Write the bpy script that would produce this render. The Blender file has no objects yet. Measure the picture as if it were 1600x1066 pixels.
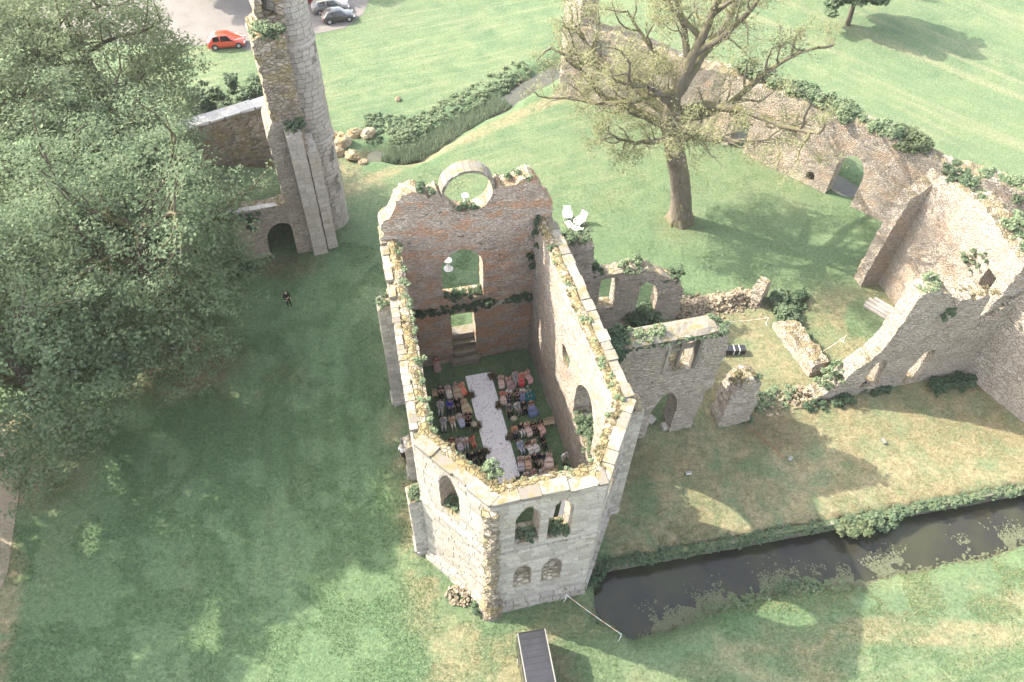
import bpy, bmesh, math, random
import numpy as np
from mathutils import Vector, Matrix, noise as mnoise
from mathutils.geometry import delaunay_2d_cdt

# ------------------------------------------------------------------ camera, sky, sun, exposure
SC = bpy.context.scene
COL = SC.collection
PITCH, ROLL, CAM_H, FPX = math.radians(50.64), math.radians(1.95), 50.0, 1220.0
_F = Vector((0, math.cos(PITCH), -math.sin(PITCH)))
_r = Vector((1, 0, 0)); _u = Vector((0, math.sin(PITCH), math.cos(PITCH)))
_R = _r * math.cos(ROLL) + _u * math.sin(ROLL)
_U = _u * math.cos(ROLL) - _r * math.sin(ROLL)
cam_d = bpy.data.cameras.new('camera'); cam = bpy.data.objects.new('camera', cam_d); COL.objects.link(cam)
cam_d.sensor_width = 36.0; cam_d.lens = 36.0 * FPX / 1600.0; cam_d.clip_end = 2000.0; cam_d.clip_start = 0.5
cam.matrix_world = Matrix(((_R.x, _U.x, -_F.x, 0), (_R.y, _U.y, -_F.y, 0), (_R.z, _U.z, -_F.z, CAM_H), (0, 0, 0, 1)))
SC.camera = cam

SUN_AZ, SUN_EL = math.radians(-16.5), math.radians(38.9)      # azimuth the light travels to, elevation
TRAVEL = Vector((math.cos(SUN_EL) * math.cos(SUN_AZ), math.cos(SUN_EL) * math.sin(SUN_AZ), -math.sin(SUN_EL)))
world = bpy.data.worlds.new('World'); SC.world = world; world.use_nodes = True
wn = world.node_tree; bg = wn.nodes['Background']
sky = wn.nodes.new('ShaderNodeTexSky'); sky.sky_type = 'NISHITA'; sky.sun_disc = False
sky.sun_elevation = SUN_EL; sky.sun_rotation = math.atan2(-TRAVEL.x, -TRAVEL.y)
sky.air_density = 1.0; sky.dust_density = 2.5; sky.ozone_density = 0.6
hs = wn.nodes.new('ShaderNodeHueSaturation'); hs.inputs['Saturation'].default_value = 0.5      # white balance of the photograph
wn.links.new(sky.outputs['Color'], hs.inputs['Color']); wn.links.new(hs.outputs['Color'], bg.inputs['Color']); bg.inputs['Strength'].default_value = 0.15
sun_d = bpy.data.lights.new('sun', 'SUN'); sun = bpy.data.objects.new('sun', sun_d); COL.objects.link(sun)
sun_d.energy = 2.35; sun_d.angle = math.radians(0.6); sun_d.color = (1.0, 0.92, 0.79)
sun.rotation_euler = TRAVEL.to_track_quat('-Z', 'Y').to_euler(); sun.location = (0, 0, 80)
SC.view_settings.view_transform = 'Standard'; SC.view_settings.look = 'None'
SC.view_settings.gamma = 1.0; SC.view_settings.exposure = 2.68
try: SC.view_settings.use_curve_mapping = False
except Exception: pass
SC.cycles.max_bounces = 6; SC.cycles.diffuse_bounces = 3; SC.cycles.glossy_bounces = 2
SC.cycles.transmission_bounces = 4; SC.cycles.transparent_max_bounces = 6; SC.cycles.volume_bounces = 0

RNG = np.random.default_rng(7); random.seed(7)
# ------------------------------------------------------------------ site frame: w across, s along the chapel axis
AXA = math.atan2(2.55, 9.4)
AV = np.array([-math.sin(AXA), math.cos(AXA)]); BV = np.array([math.cos(AXA), math.sin(AXA)]); OV = np.array([-0.07, 28.0])
def ch(w, s):
    p = OV + BV * w + AV * s
    return (float(p[0]), float(p[1]))
CH_ROT = AXA          # local +x = w, local +y = s

# ------------------------------------------------------------------ numpy value noise
_perm = np.random.default_rng(11).random((256, 256))
def vnoise(x, y):
    xi = np.floor(x).astype(int); yi = np.floor(y).astype(int); fx = x - xi; fy = y - yi
    fx = fx * fx * (3 - 2 * fx); fy = fy * fy * (3 - 2 * fy)
    g = lambda a, b: _perm[a & 255, b & 255]
    return (g(xi, yi) * (1 - fx) + g(xi + 1, yi) * fx) * (1 - fy) + (g(xi, yi + 1) * (1 - fx) + g(xi + 1, yi + 1) * fx) * fy
def fbm(x, y, o=4):
    s = 0; a = .5; t = 0
    for i in range(o):
        s = s + a * vnoise(x * 2 ** i + 17.3 * i, y * 2 ** i + 5.1 * i); t += a; a *= .5
    return s / t
def sstep(a, b, x):
    t = np.clip((x - a) / (b - a), 0, 1); return t * t * (3 - 2 * t)
def dist_poly(x, y, pts):
    d = np.full(np.shape(x), 1e9)
    for (ax, ay), (bx, by) in zip(pts[:-1], pts[1:]):
        ex, ey = bx - ax, by - ay; t = np.clip(((x - ax) * ex + (y - ay) * ey) / (ex * ex + ey * ey), 0, 1)
        d = np.minimum(d, np.hypot(x - ax - t * ex, y - ay - t * ey))
    return d

# ------------------------------------------------------------------ object helpers
def link(o, parent=None):
    COL.objects.link(o)
    if parent is not None: o.parent = parent
    return o
def tag(o, label=None, cat=None, group=None, kind=None):
    if label: o['label'] = label
    if cat: o['category'] = cat
    if group: o['group'] = group
    if kind: o['kind'] = kind
    return o
def empty(name, loc=(0, 0, 0), rz=0.0, label=None, cat=None, group=None):
    o = bpy.data.objects.new(name, None); o.empty_display_size = .3
    o.location = loc; o.rotation_euler = (0, 0, rz); COL.objects.link(o)
    return tag(o, label, cat, group)
def mesh_py(name, V, F, mat=None, smooth=False):
    me = bpy.data.meshes.new(name); me.from_pydata([tuple(map(float, v)) for v in V], [], [tuple(map(int, f)) for f in F])
    if mat: me.materials.append(mat)
    if smooth: me.polygons.foreach_set('use_smooth', np.ones(len(me.polygons), bool))
    me.update(); return me
def mesh_fast(name, V, F, mat=None, smooth=False):
    """V (n,3), F (m,k) all faces with k corners"""
    V = np.asarray(V, np.float32); F = np.asarray(F, np.int32); k = F.shape[1]
    me = bpy.data.meshes.new(name); me.vertices.add(len(V)); me.vertices.foreach_set('co', V.ravel())
    me.loops.add(F.size); me.loops.foreach_set('vertex_index', F.ravel())
    me.polygons.add(len(F)); me.polygons.foreach_set('loop_start', np.arange(0, F.size, k, dtype=np.int32))
    me.polygons.foreach_set('loop_total', np.full(len(F), k, np.int32))
    if smooth: me.polygons.foreach_set('use_smooth', np.ones(len(F), bool))
    if mat: me.materials.append(mat)
    me.update(calc_edges=True); return me
def mobj(name, me, parent=None, loc=None, rot=None, scale=None):
    o = bpy.data.objects.new(name, me); link(o, parent)
    if loc is not None: o.location = loc
    if rot is not None: o.rotation_euler = rot
    if scale is not None: o.scale = scale
    return o
def objmat(o, mat):
    o.material_slots[0].link = 'OBJECT'; o.material_slots[0].material = mat
class MB:
    """collects polygons"""
    def __init__(s): s.V = []; s.F = []
    def add(s, V, F):
        b = len(s.V); s.V += [tuple(v) for v in V]; s.F += [tuple(i + b for i in f) for f in F]; return s
    def box(s, a, b, M=None):
        (x0, y0, z0), (x1, y1, z1) = a, b
        V = [(x0, y0, z0), (x1, y0, z0), (x1, y1, z0), (x0, y1, z0), (x0, y0, z1), (x1, y0, z1), (x1, y1, z1), (x0, y1, z1)]
        if M is not None: V = [tuple(M @ Vector(v)) for v in V]
        return s.add(V, [(0, 3, 2, 1), (4, 5, 6, 7), (0, 1, 5, 4), (1, 2, 6, 5), (2, 3, 7, 6), (3, 0, 4, 7)])
    def cyl(s, p, q, r0, r1=None, n=10, caps=True):
        V, F = tube_np([p, q], [r0, r0 if r1 is None else r1], n); b = len(s.V)
        s.add(V, F)
        if caps: s.F.append(tuple(b + i for i in range(n))[::-1]); s.F.append(tuple(b + n + i for i in range(n)))
        return s
    def build(s, name, mat, parent=None, smooth=False, **k):
        return mobj(name, mesh_py(name, s.V, s.F, mat, smooth), parent, **k)
def tube_np(pts, rad, n=6):
    P = np.asarray(pts, float); m = len(P); T = np.gradient(P, axis=0); T /= (np.linalg.norm(T, axis=1)[:, None] + 1e-9)
    up = np.array([0, 0, 1.]) if abs(T[0][2]) < .9 else np.array([1., 0, 0])
    a = np.arange(n) * 2 * math.pi / n; V = []
    for i in range(m):
        x = np.cross(up, T[i]); x /= np.linalg.norm(x) + 1e-9; y = np.cross(T[i], x)
        V.append(P[i] + rad[i] * (np.cos(a)[:, None] * x + np.sin(a)[:, None] * y))
        up = y if abs(np.dot(y, T[min(i + 1, m - 1)])) < .9 else up
    V = np.concatenate(V)
    F = [(i * n + j, i * n + (j + 1) % n, (i + 1) * n + (j + 1) % n, (i + 1) * n + j) for i in range(m - 1) for j in range(n)]
    return V, F
def tubes_mesh(name, lines, mat, n_of=lambda r: 8 if r > .25 else (5 if r > .05 else 3)):
    Vs = []; Fs = []; b = 0
    for pts, rad in lines:
        V, F = tube_np(pts, rad, n_of(rad[0])); Vs.append(V); Fs.append(np.asarray(F) + b); b += len(V)
    return mesh_fast(name, np.concatenate(Vs), np.concatenate(Fs), mat, True)

def leaf_quads(C, size, rng, flat=0.0, aspect=1.5, up=None):
    """rhombic leaves centred at C"""
    n = len(C); N = rng.normal(size=(n, 3)); N[:, 2] += flat * 2.0
    if up is not None: N = N * .5 + up
    N /= np.linalg.norm(N, axis=1)[:, None]; A = rng.normal(size=(n, 3)); A -= (A * N).sum(1)[:, None] * N
    A /= np.linalg.norm(A, axis=1)[:, None]; B = np.cross(N, A)
    sz = (np.asarray(size) * (0.65 + .7 * rng.random(n)))[:, None] * .5
    fold = N * sz * .35
    V = np.stack([C + A * sz * aspect, C + B * sz - fold, C - A * sz * aspect, C - B * sz - fold], 1).reshape(-1, 3)
    return V, np.arange(4 * n).reshape(-1, 4)
def blades(C, h, w, rng, lean=.5):
    n = len(C); a = rng.random(n) * 2 * math.pi; X = np.stack([np.cos(a), np.sin(a), np.zeros(n)], 1)
    hh = (h * (.5 + .8 * rng.random(n)))[:, None]
    L = rng.normal(size=(n, 3)) * lean; L[:, 2] = 1; L = L / np.linalg.norm(L, axis=1)[:, None]
    V = np.stack([C - X * w / 2, C + X * w / 2, C + L * hh], 1).reshape(-1, 3)
    return V, np.arange(3 * n).reshape(-1, 3)
# ------------------------------------------------------------------ materials
class NT:
    def __init__(s, name):
        s.m = bpy.data.materials.new(name); s.m.use_nodes = True; s.t = s.m.node_tree; s.n = s.t.nodes; s.l = s.t.links
        s.out = s.n['Material Output']; s.b = s.n['Principled BSDF']; s.b.inputs['Roughness'].default_value = .85
        s.b.inputs['Specular IOR Level'].default_value = .25
    def new(s, t, **k):
        n = s.n.new(t)
        for a, v in k.items(): setattr(n, a, v)
        return n
    def lk(s, a, b): s.l.new(a, b)
    def pos(s, scale=(1, 1, 1), rot=(0, 0, 0), obj=False):
        mp = s.new('ShaderNodeMapping'); mp.inputs['Scale'].default_value = scale; mp.inputs['Rotation'].default_value = rot
        if obj: s.lk(s.new('ShaderNodeTexCoord').outputs['Object'], mp.inputs['Vector'])
        else: s.lk(s.new('ShaderNodeNewGeometry').outputs['Position'], mp.inputs['Vector'])
        return mp.outputs['Vector']
    def pos2(s, ang, sx, sy):
        mp = s.new('ShaderNodeMapping', vector_type='TEXTURE'); mp.inputs['Rotation'].default_value = (0, 0, math.radians(ang)); mp.inputs['Scale'].default_value = (1 / sx, 1 / sy, 1)
        s.lk(s.new('ShaderNodeNewGeometry').outputs['Position'], mp.inputs['Vector']); return mp.outputs['Vector']
    def noise(s, vec, scale, detail=4, rough=.6, dist=0):
        n = s.new('ShaderNodeTexNoise'); n.inputs['Scale'].default_value = scale; n.inputs['Detail'].default_value = detail
        n.inputs['Roughness'].default_value = rough; n.inputs['Distortion'].default_value = dist
        s.lk(vec, n.inputs['Vector']); return n.outputs['Fac']
    def ramp(s, fac, stops, interp='LINEAR'):
        r = s.new('ShaderNodeValToRGB'); r.color_ramp.interpolation = interp; e = r.color_ramp.elements
        while len(e) > 1: e.remove(e[-1])
        for i, (p, c) in enumerate(stops):
            c = (c, c, c, 1) if not isinstance(c, (tuple, list)) else (*c, 1)
            if i == 0: e[0].position = p; e[0].color = c
            else: q = e.new(p); q.color = c
        s.lk(fac, r.inputs['Fac']); return r.outputs['Color']
    def mix(s, fac, a, b, mode='MIX'):
        m = s.new('ShaderNodeMix', data_type='RGBA', blend_type=mode)
        for v, i in ((fac, 0), (a, 6), (b, 7)):
            if isinstance(v, (int, float)): m.inputs[i].default_value = v if i == 0 else (v, v, v, 1)
            elif isinstance(v, tuple): m.inputs[i].default_value = (*v, 1)
            else: s.lk(v, m.inputs[i])
        return m.outputs[2]
    def math(s, op, a, b=0.0):
        m = s.new('ShaderNodeMath', operation=op)
        for i, v in enumerate((a, b)):
            if isinstance(v, (int, float)): m.inputs[i].default_value = v
            else: s.lk(v, m.inputs[i])
        return m.outputs[0]
    def attr(s, name): return s.new('ShaderNodeAttribute', attribute_name=name).outputs['Fac']
    def island(s): return s.new('ShaderNodeNewGeometry').outputs['Random Per Island']
    def objrand(s): return s.new('ShaderNodeObjectInfo').outputs['Random']
    def upness(s, lo, hi):
        g = s.new('ShaderNodeNewGeometry'); x = s.new('ShaderNodeSeparateXYZ'); s.lk(g.outputs['True Normal'], x.inputs[0])
        mr = s.new('ShaderNodeMapRange'); mr.inputs[1].default_value = lo; mr.inputs[2].default_value = hi; s.lk(x.outputs['Z'], mr.inputs[0]); return mr.outputs[0]
    def color(s, c): s.lk(c, s.b.inputs['Base Color']) if not isinstance(c, tuple) else setattr(s.b.inputs['Base Color'], 'default_value', (*c, 1))
    def bump(s, h, strength=.5, dist=.1):
        b = s.new('ShaderNodeBump'); b.inputs['Strength'].default_value = strength; b.inputs['Distance'].default_value = dist
        s.lk(h, b.inputs['Height']); s.lk(b.outputs['Normal'], s.b.inputs['Normal'])

def masonry(name, base, dark, light, mortar, scale=3.0, zs=1.9, lichen=None, lich_amt=.5, moss=((.14, .108, .045), (.19, .155, .07), (.10, .115, .06)), moss_amt=.75, bump=.6, holes=.0, mortar_w=.05):
    """rubble or flint walling: irregular stones, mortar, stains, lichen; moss on what faces up"""
    base, dark, light, mortar = (tuple(x * m for x, m in zip(q, (1.28, 1.235, 1.165))) for q in (base, dark, light, mortar))
    k = NT(name); v = k.pos((1, 1, zs))
    wv = k.noise(v, 1.1, 3); n1 = k.noise(v, .35, 4); nf = k.noise(v, 9, 5, .7)
    vo = k.new('ShaderNodeTexVoronoi', feature='F1'); vo.inputs['Scale'].default_value = scale; k.lk(v, vo.inputs['Vector'])
    ve = k.new('ShaderNodeTexVoronoi', feature='DISTANCE_TO_EDGE'); ve.inputs['Scale'].default_value = scale; k.lk(v, ve.inputs['Vector'])
    sx = k.new('ShaderNodeSeparateColor'); k.lk(vo.outputs['Color'], sx.inputs[0])
    c = k.ramp(sx.outputs[0], [(0, dark), (.3, base), (.7, light), (1, base)])
    c = k.mix(k.ramp(n1, [(.38, 0.), (.62, .55)]), c, tuple(x * .72 for x in base))
    c = k.mix(k.ramp(nf, [(.35, .35), (.6, 0.)]), c, dark)
    edge = k.ramp(ve.outputs['Distance'], [(0, 1.), (mortar_w, 0.)])
    c = k.mix(k.math('MULTIPLY', edge, .85), c, tuple(x * .62 for x in mortar))  # mortar tone lowered further, painting joint shadow into the colour
    if lichen:
        n2 = k.noise(v, .55, 5, .65, .3)
        c = k.mix(k.ramp(n2, [(.50, 0.), (.58, lich_amt)]), c, k.ramp(sx.outputs[1], [(0, lichen), (1, tuple(min(1, x * 1.35) for x in lichen))]))
    if holes:
        n3 = k.noise(k.pos((1, 1, 1.6)), 2.3, 2, .4); c = k.mix(k.ramp(n3, [(.70, 0.), (.73, holes)]), c, tuple(x * .25 for x in dark))  # dark spots painted for the shade inside small holes, colour only
    mo = k.noise(k.pos(), 1.3, 5, .65); mc = k.ramp(k.noise(k.pos(), 2.6, 4), [(.3, moss[2]), (.5, moss[0]), (.68, moss[1])])
    mf = k.math('MULTIPLY', k.upness(.35, .75), k.ramp(mo, [(.40, 0.), (.52, moss_amt)]))
    c = k.mix(mf, c, mc); k.color(c)
    h = k.math('ADD', k.math('MULTIPLY', k.ramp(ve.outputs['Distance'], [(0, 0.), (mortar_w * 2.2, 1.)]), 1.0), k.math('MULTIPLY', nf, .8))
    k.bump(h, min(1., bump * 1.3), .10); return k.m

def blockmat(name, base, spread=.16, moss_amt=.5, moss=((.14, .108, .05), (.18, .15, .075), (.10, .115, .06)), island=False):
    """single dressed stones: tone varies per stone"""
    k = NT(name); r = k.island() if island else k.objrand()
    lo = tuple(x * (1 - spread * 1.6) for x in base); hi = tuple(min(1, x * (1 + spread)) for x in base)
    c = k.ramp(r, [(0, lo), (.5, base), (1, hi)])
    nf = k.noise(k.pos(), 6, 5, .7); c = k.mix(k.ramp(nf, [(.38, .6), (.52, 0.)]), c, tuple(x * .55 for x in base))
    n1 = k.noise(k.pos((1, 1, .4)), .7, 4); c = k.mix(k.ramp(n1, [(.5, 0.), (.68, .35)]), c, (base[0] * .8, base[1] * .72, base[2] * .58))
    mo = k.noise(k.pos(), 1.8, 4, .6); mc = k.ramp(k.noise(k.pos(), 3.1, 3), [(.3, moss[2]), (.5, moss[0]), (.7, moss[1])])
    c = k.mix(k.math('MULTIPLY', k.upness(.4, .8), k.ramp(mo, [(.50, 0.), (.60, moss_amt)])), c, mc); k.color(c)
    k.bump(k.noise(k.pos(), 8, 5, .7), .45, .05); return k.m

def leafmat(name, c0, c1, c2=None, trans=.35, rough=.6):
    k = NT(name); c = k.ramp(k.island(), [(0, c0), (.6, c1), (1, c2 or c1)])
    n = k.noise(k.pos(), .25, 3); c = k.mix(k.ramp(n, [(.35, .0), (.65, .45)]), c, c1)
    k.color(c); k.b.inputs['Roughness'].default_value = rough; k.b.inputs['Specular IOR Level'].default_value = .08
    tr = k.new('ShaderNodeBsdfTranslucent'); k.lk(c, tr.inputs['Color']); ms = k.new('ShaderNodeMixShader'); ms.inputs[0].default_value = trans
    k.lk(k.b.outputs[0], ms.inputs[1]); k.lk(tr.outputs[0], ms.inputs[2]); k.lk(ms.outputs[0], k.out.inputs['Surface']); return k.m

def plain(name, c, rough=.7, spec=.3, metal=0., var=.12, scale=6., coat=0.):
    k = NT(name); n = k.noise(k.pos(obj=True), scale, 3)
    k.color(k.mix(k.ramp(n, [(.3, 0.), (.7, 1.)]), tuple(x * (1 - var) for x in c), tuple(min(1, x * (1 + var)) for x in c)))
    k.b.inputs['Roughness'].default_value = rough; k.b.inputs['Specular IOR Level'].default_value = spec; k.b.inputs['Metallic'].default_value = metal
    k.b.inputs['Coat Weight'].default_value = coat; return k.m

def bark(name, c0, c1, moss=None):
    k = NT(name); v = k.pos((1, 1, .25)); n = k.noise(v, 5, 5, .7)
    c = k.ramp(n, [(.3, c0), (.7, c1)])
    if moss: c = k.mix(k.math('MULTIPLY', k.upness(-.1, .5), k.ramp(k.noise(k.pos(), 1.2, 4), [(.38, 0.), (.52, .95)])), c, moss)
    k.color(c); k.bump(n, .7, .08); return k.m

def ground_mat():
    k = NT('lawn_grass'); p = k.pos()
    n_big = k.noise(p, .06, 4, .55); n_mid = k.noise(p, .35, 5, .65, .5); n_fine = k.noise(p, 1.7, 5, .7); n_gr = k.noise(p, 3.8, 6, .82); n_hair = k.noise(p, 8., 5, .8)
    fr, md, pl = (.068, .112, .058), (.100, .140, .072), (.142, .168, .090)
    c = k.ramp(n_mid, [(.30, fr), (.50, md), (.70, pl)])
    c = k.mix(k.ramp(n_big, [(.35, 0.), (.65, .5)]), c, (.128, .158, .082))
    for ang, sx, amt, col, at_ in ((-43, .10, .65, (.180, .178, .105), 'field'), (-36, .10, .5, (.082, .128, .066), 'field'), (27, .12, .65, (.175, .180, .102), 'fieldl'), (22, .12, .5, (.078, .124, .064), 'fieldl')):
        st = k.math('MULTIPLY', k.ramp(k.noise(k.pos2(ang, sx, 1.5), .75 + .01 * ang, 4, .55, .3), [(.50, 0.), (.66, amt)]), k.attr(at_))
        c = k.mix(st, c, col)
    dry = k.math('MULTIPLY', k.attr('dry'), k.ramp(k.noise(p, .55, 6, .68, .6), [(.34, .12), (.58, 1.)]))
    c = k.mix(dry, c, k.ramp(n_fine, [(.3, (.145, .120, .068)), (.52, (.215, .182, .106)), (.72, (.265, .226, .138))]))
    lush_shade = k.math('MULTIPLY', k.attr('lush_shade'), k.ramp(n_mid, [(.3, .6), (.6, 1.)]))  # rank growth, plus shade of the chapel put into the grass colour
    c = k.mix(lush_shade, c, k.ramp(n_fine, [(.3, (.068, .116, .058)), (.7, (.110, .160, .078))]))
    soil = k.math('MULTIPLY', k.attr('soil'), k.ramp(k.noise(p, .8, 5, .7), [(.35, .3), (.55, 1.)]))
    c = k.mix(soil, c, k.ramp(n_fine, [(.3, (.070, .048, .030)), (.7, (.16, .118, .075))]))
    c = k.mix(1., c, k.ramp(n_gr, [(.30, .52), (.5, 1.), (.70, 1.38)]), 'MULTIPLY')
    c = k.mix(1., c, k.ramp(n_hair, [(.34, .66), (.52, 1.), (.68, 1.22)]), 'MULTIPLY')
    c = k.mix(1., c, k.ramp(k.attr('mow'), [(0., .90), (.5, 1.), (1., 1.08)]), 'MULTIPLY')
    fl = k.new('ShaderNodeTexVoronoi'); fl.inputs['Scale'].default_value = 2.4; k.lk(p, fl.inputs['Vector'])
    dz = k.math('MULTIPLY', k.ramp(fl.outputs['Distance'], [(.05, .7), (.09, 0.)]), k.ramp(k.noise(p, .22, 3), [(.56, 0.), (.64, 1.)]))
    c = k.mix(dz, c, (.36, .37, .30)); k.color(c)
    k.b.inputs['Roughness'].default_value = .95; k.b.inputs['Specular IOR Level'].default_value = .1
    k.bump(k.math('ADD', k.math('MULTIPLY', n_hair, .6), n_gr), .6, .25); return k.m

M = {}
M['lawn'] = ground_mat()
PK = (.312, .286, .244)
M['rubble'] = masonry('rubble_masonry', (.36, .300, .248), (.23, .185, .148), (.41, .365, .315), (.34, .29, .245), 3.2, 2.4, (.40, .21, .11), .62, bump=.7, holes=.7)
M['inner'] = masonry('inner_masonry', (.29, .262, .228), (.17, .15, .128), (.37, .34, .30), (.29, .265, .232), 2.8, 2.0, (.35, .24, .15), .45, bump=.7, holes=.6)
M['flint'] = masonry('flint_masonry', (.335, .295, .250), (.20, .168, .135), (.40, .365, .32), (.285, .255, .215), 4.2, 1.5, (.34, .245, .165), .55, bump=1.0, holes=.5, mortar_w=.09)
M['grey_rubble'] = masonry('grey_rubble_masonry', (.300, .266, .226), (.18, .155, .128), (.36, .325, .28), (.28, .25, .214), 2.6, 2.2, (.30, .245, .19), .4, bump=.8, holes=.8)
M['core'] = masonry('wall_core', (.235, .20, .162), (.105, .085, .065), (.34, .30, .25), (.195, .165, .13), 2.4, 1.5, (.20, .16, .075), .7, bump=1.2, holes=1., moss_amt=.9)
M['backing'] = masonry('joint_backing', (.20, .185, .165), (.11, .10, .09), (.27, .25, .22), (.19, .17, .15), 3.0, 1.6, None, 0, bump=.4)
M['stone'] = blockmat('dressed_stone', PK)
M['stone_is'] = blockmat('dressed_stone_facing', PK, island=True)
M['tower_is'] = blockmat('tower_stone_facing', (.318, .288, .25), .10, island=True)
M['tower'] = blockmat('tower_stone', (.322, .292, .252), .10)
M['coping'] = blockmat('coping_stone', (.190, .170, .138), .24, .9)
M['cop_mossy'] = blockmat('mossy_coping', (.215, .188, .148), .3, 1.0)
M['pale'] = blockmat('pale_stone', (.40, .38, .352), .08, .15)
M['mossy'] = masonry('mossy_wall_head', (.27, .235, .185), (.16, .13, .095), (.34, .30, .25), (.20, .165, .115), 3.0, 1.2, (.22, .145, .045), .6, moss_amt=.95, bump=1.0,
                     moss=((.145, .108, .045), (.195, .155, .070), (.125, .130, .07)))
M['leaf_plane'] = leafmat('plane_leaves', (.115, .166, .090), (.155, .205, .116), (.195, .230, .142), .6)
M['leaf_pale'] = leafmat('pale_leaves', (.125, .168, .085), (.165, .200, .108), (.205, .228, .135), .58)
M['leaf_sparse'] = leafmat('young_leaves', (.165, .18, .085), (.215, .22, .11), (.27, .265, .15), .5)
M['leaf_bush'] = leafmat('bush_leaves', (.060, .095, .055), (.105, .145, .082), (.165, .195, .115))
M['leaf_ivy'] = leafmat('ivy_leaves', (.042, .072, .040), (.072, .108, .060), (.115, .148, .085))
M['leaf_wall'] = leafmat('wall_plant_leaves', (.09, .14, .075), (.15, .19, .105), (.22, .25, .15))
M['leaf_gold'] = leafmat('golden_moss_tufts', (.118, .100, .052), (.155, .132, .072), (.195, .172, .105))
M['reed'] = leafmat('reed_blades', (.10, .15, .085), (.16, .205, .125), (.24, .27, .18))
M['dried'] = leafmat('dried_flowers', (.10, .07, .045), (.26, .20, .12), (.46, .38, .26))
M['duck'] = leafmat('water_weed', (.085, .095, .055), (.13, .14, .085), (.20, .20, .13))
M['bark'] = bark('bark_grey', (.065, .052, .040), (.165, .138, .112), (.095, .090, .035))
M['twig'] = bark('pale_twigs', (.17, .15, .105), (.30, .275, .21), (.19, .18, .085))
M['bark_dark'] = bark('bark_brown', (.045, .034, .025), (.12, .092, .07), (.06, .06, .02))
def gravel():
    k = NT('gravel'); p = k.pos(); n = k.noise(p, .5, 5, .65); f = k.noise(p, 12, 3, .7)
    c = k.ramp(n, [(.3, (.112, .100, .090)), (.7, (.150, .135, .122))]); c = k.mix(k.ramp(f, [(.35, .4), (.55, 0.)]), c, (.10, .09, .08)); k.color(c); k.bump(f, .4, .05); return k.m
M['gravel'] = gravel()
def earth():
    k = NT('trodden_earth'); p = k.pos(); n = k.noise(p, .7, 6, .7); f = k.noise(p, 6, 4, .75)
    c = k.ramp(n, [(.32, (.15, .15, .085)), (.45, (.20, .165, .115)), (.7, (.25, .21, .155))]); c = k.mix(1., c, k.ramp(f, [(.3, .7), (.7, 1.2)]), 'MULTIPLY'); k.color(c); k.bump(f, .4, .05); return k.m
M['earth'] = earth()
def water(name, c, rough=.06):
    k = NT(name); n = k.noise(k.pos(), .35, 4); k.color(k.mix(k.ramp(n, [(.4, 0.), (.65, 1.)]), c, (c[0] * 1.5, c[1] * 1.6, c[2] * 1.1)))
    k.b.inputs['Roughness'].default_value = rough; k.b.inputs['IOR'].default_value = 1.33; k.b.inputs['Specular IOR Level'].default_value = .5
    k.bump(k.noise(k.pos(), 3., 3), .04, .05); return k.m
M['water'] = water('moat_water', (.022, .021, .017))
M['water2'] = water('stream_water', (.045, .042, .036), .10)
M['runner'] = plain('white_runner', (.66, .64, .63), .9, .1, var=.04, scale=2)
M['white'] = plain('white_paint', (.62, .60, .57), .5, var=.03)
M['cream'] = plain('cream_fabric', (.68, .64, .56), .8, var=.05)
M['wood'] = plain('pale_wood', (.40, .30, .19), .55, var=.2, scale=9)
M['grey_wood'] = plain('weathered_timber', (.26, .235, .21), .8, var=.3, scale=12)
M['blackm'] = plain('black_metal', (.018, .018, .02), .4, .5)
M['strap'] = plain('white_strap', (.62, .60, .57), .7)
M['redwhite'] = plain('pink_rope', (.62, .34, .27), .6)
M['wicker'] = plain('wicker', (.36, .32, .26), .8, var=.25, scale=30)
M['petal'] = leafmat('rose_petals', (.16, .020, .035), (.30, .07, .09), (.42, .22, .24), .1)
M['glass'] = plain('car_glass', (.012, .014, .016), .08, .6, var=.0)
M['tyre'] = plain('tyre_rubber', (.016, .016, .016), .85, .2)
M['rim'] = plain('alloy_rim', (.42, .42, .43), .35, .5, .6)
M['lampg'] = plain('lamp_glass', (.62, .62, .60), .15, .6)
M['lampr'] = plain('tail_lamp', (.40, .02, .02), .2, .6)
M['trim'] = plain('black_trim', (.02, .02, .02), .6)
M['plate'] = plain('number_plate', (.60, .58, .48), .5)
def paint(name, c): return plain(name, c, .3, .5, 0.0, .03, 2., coat=.6)
M['car_red'] = paint('red_car_paint', (.45, .05, .022)); M['car_red2'] = paint('dark_red_car_paint', (.36, .012, .016))
M['car_silver'] = paint('silver_car_paint', (.15, .14, .125)); M['car_dark'] = paint('dark_car_paint', (.026, .026, .025))
M['van'] = plain('dark_van_roof', (.020, .020, .023), .45, .5, 0.2, .25, 1.2, coat=.2); M['van_side'] = paint('van_side_paint', (.012, .012, .013))
M['alu'] = plain('aluminium_edge', (.20, .19, .165), .5, .4, .2)
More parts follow.
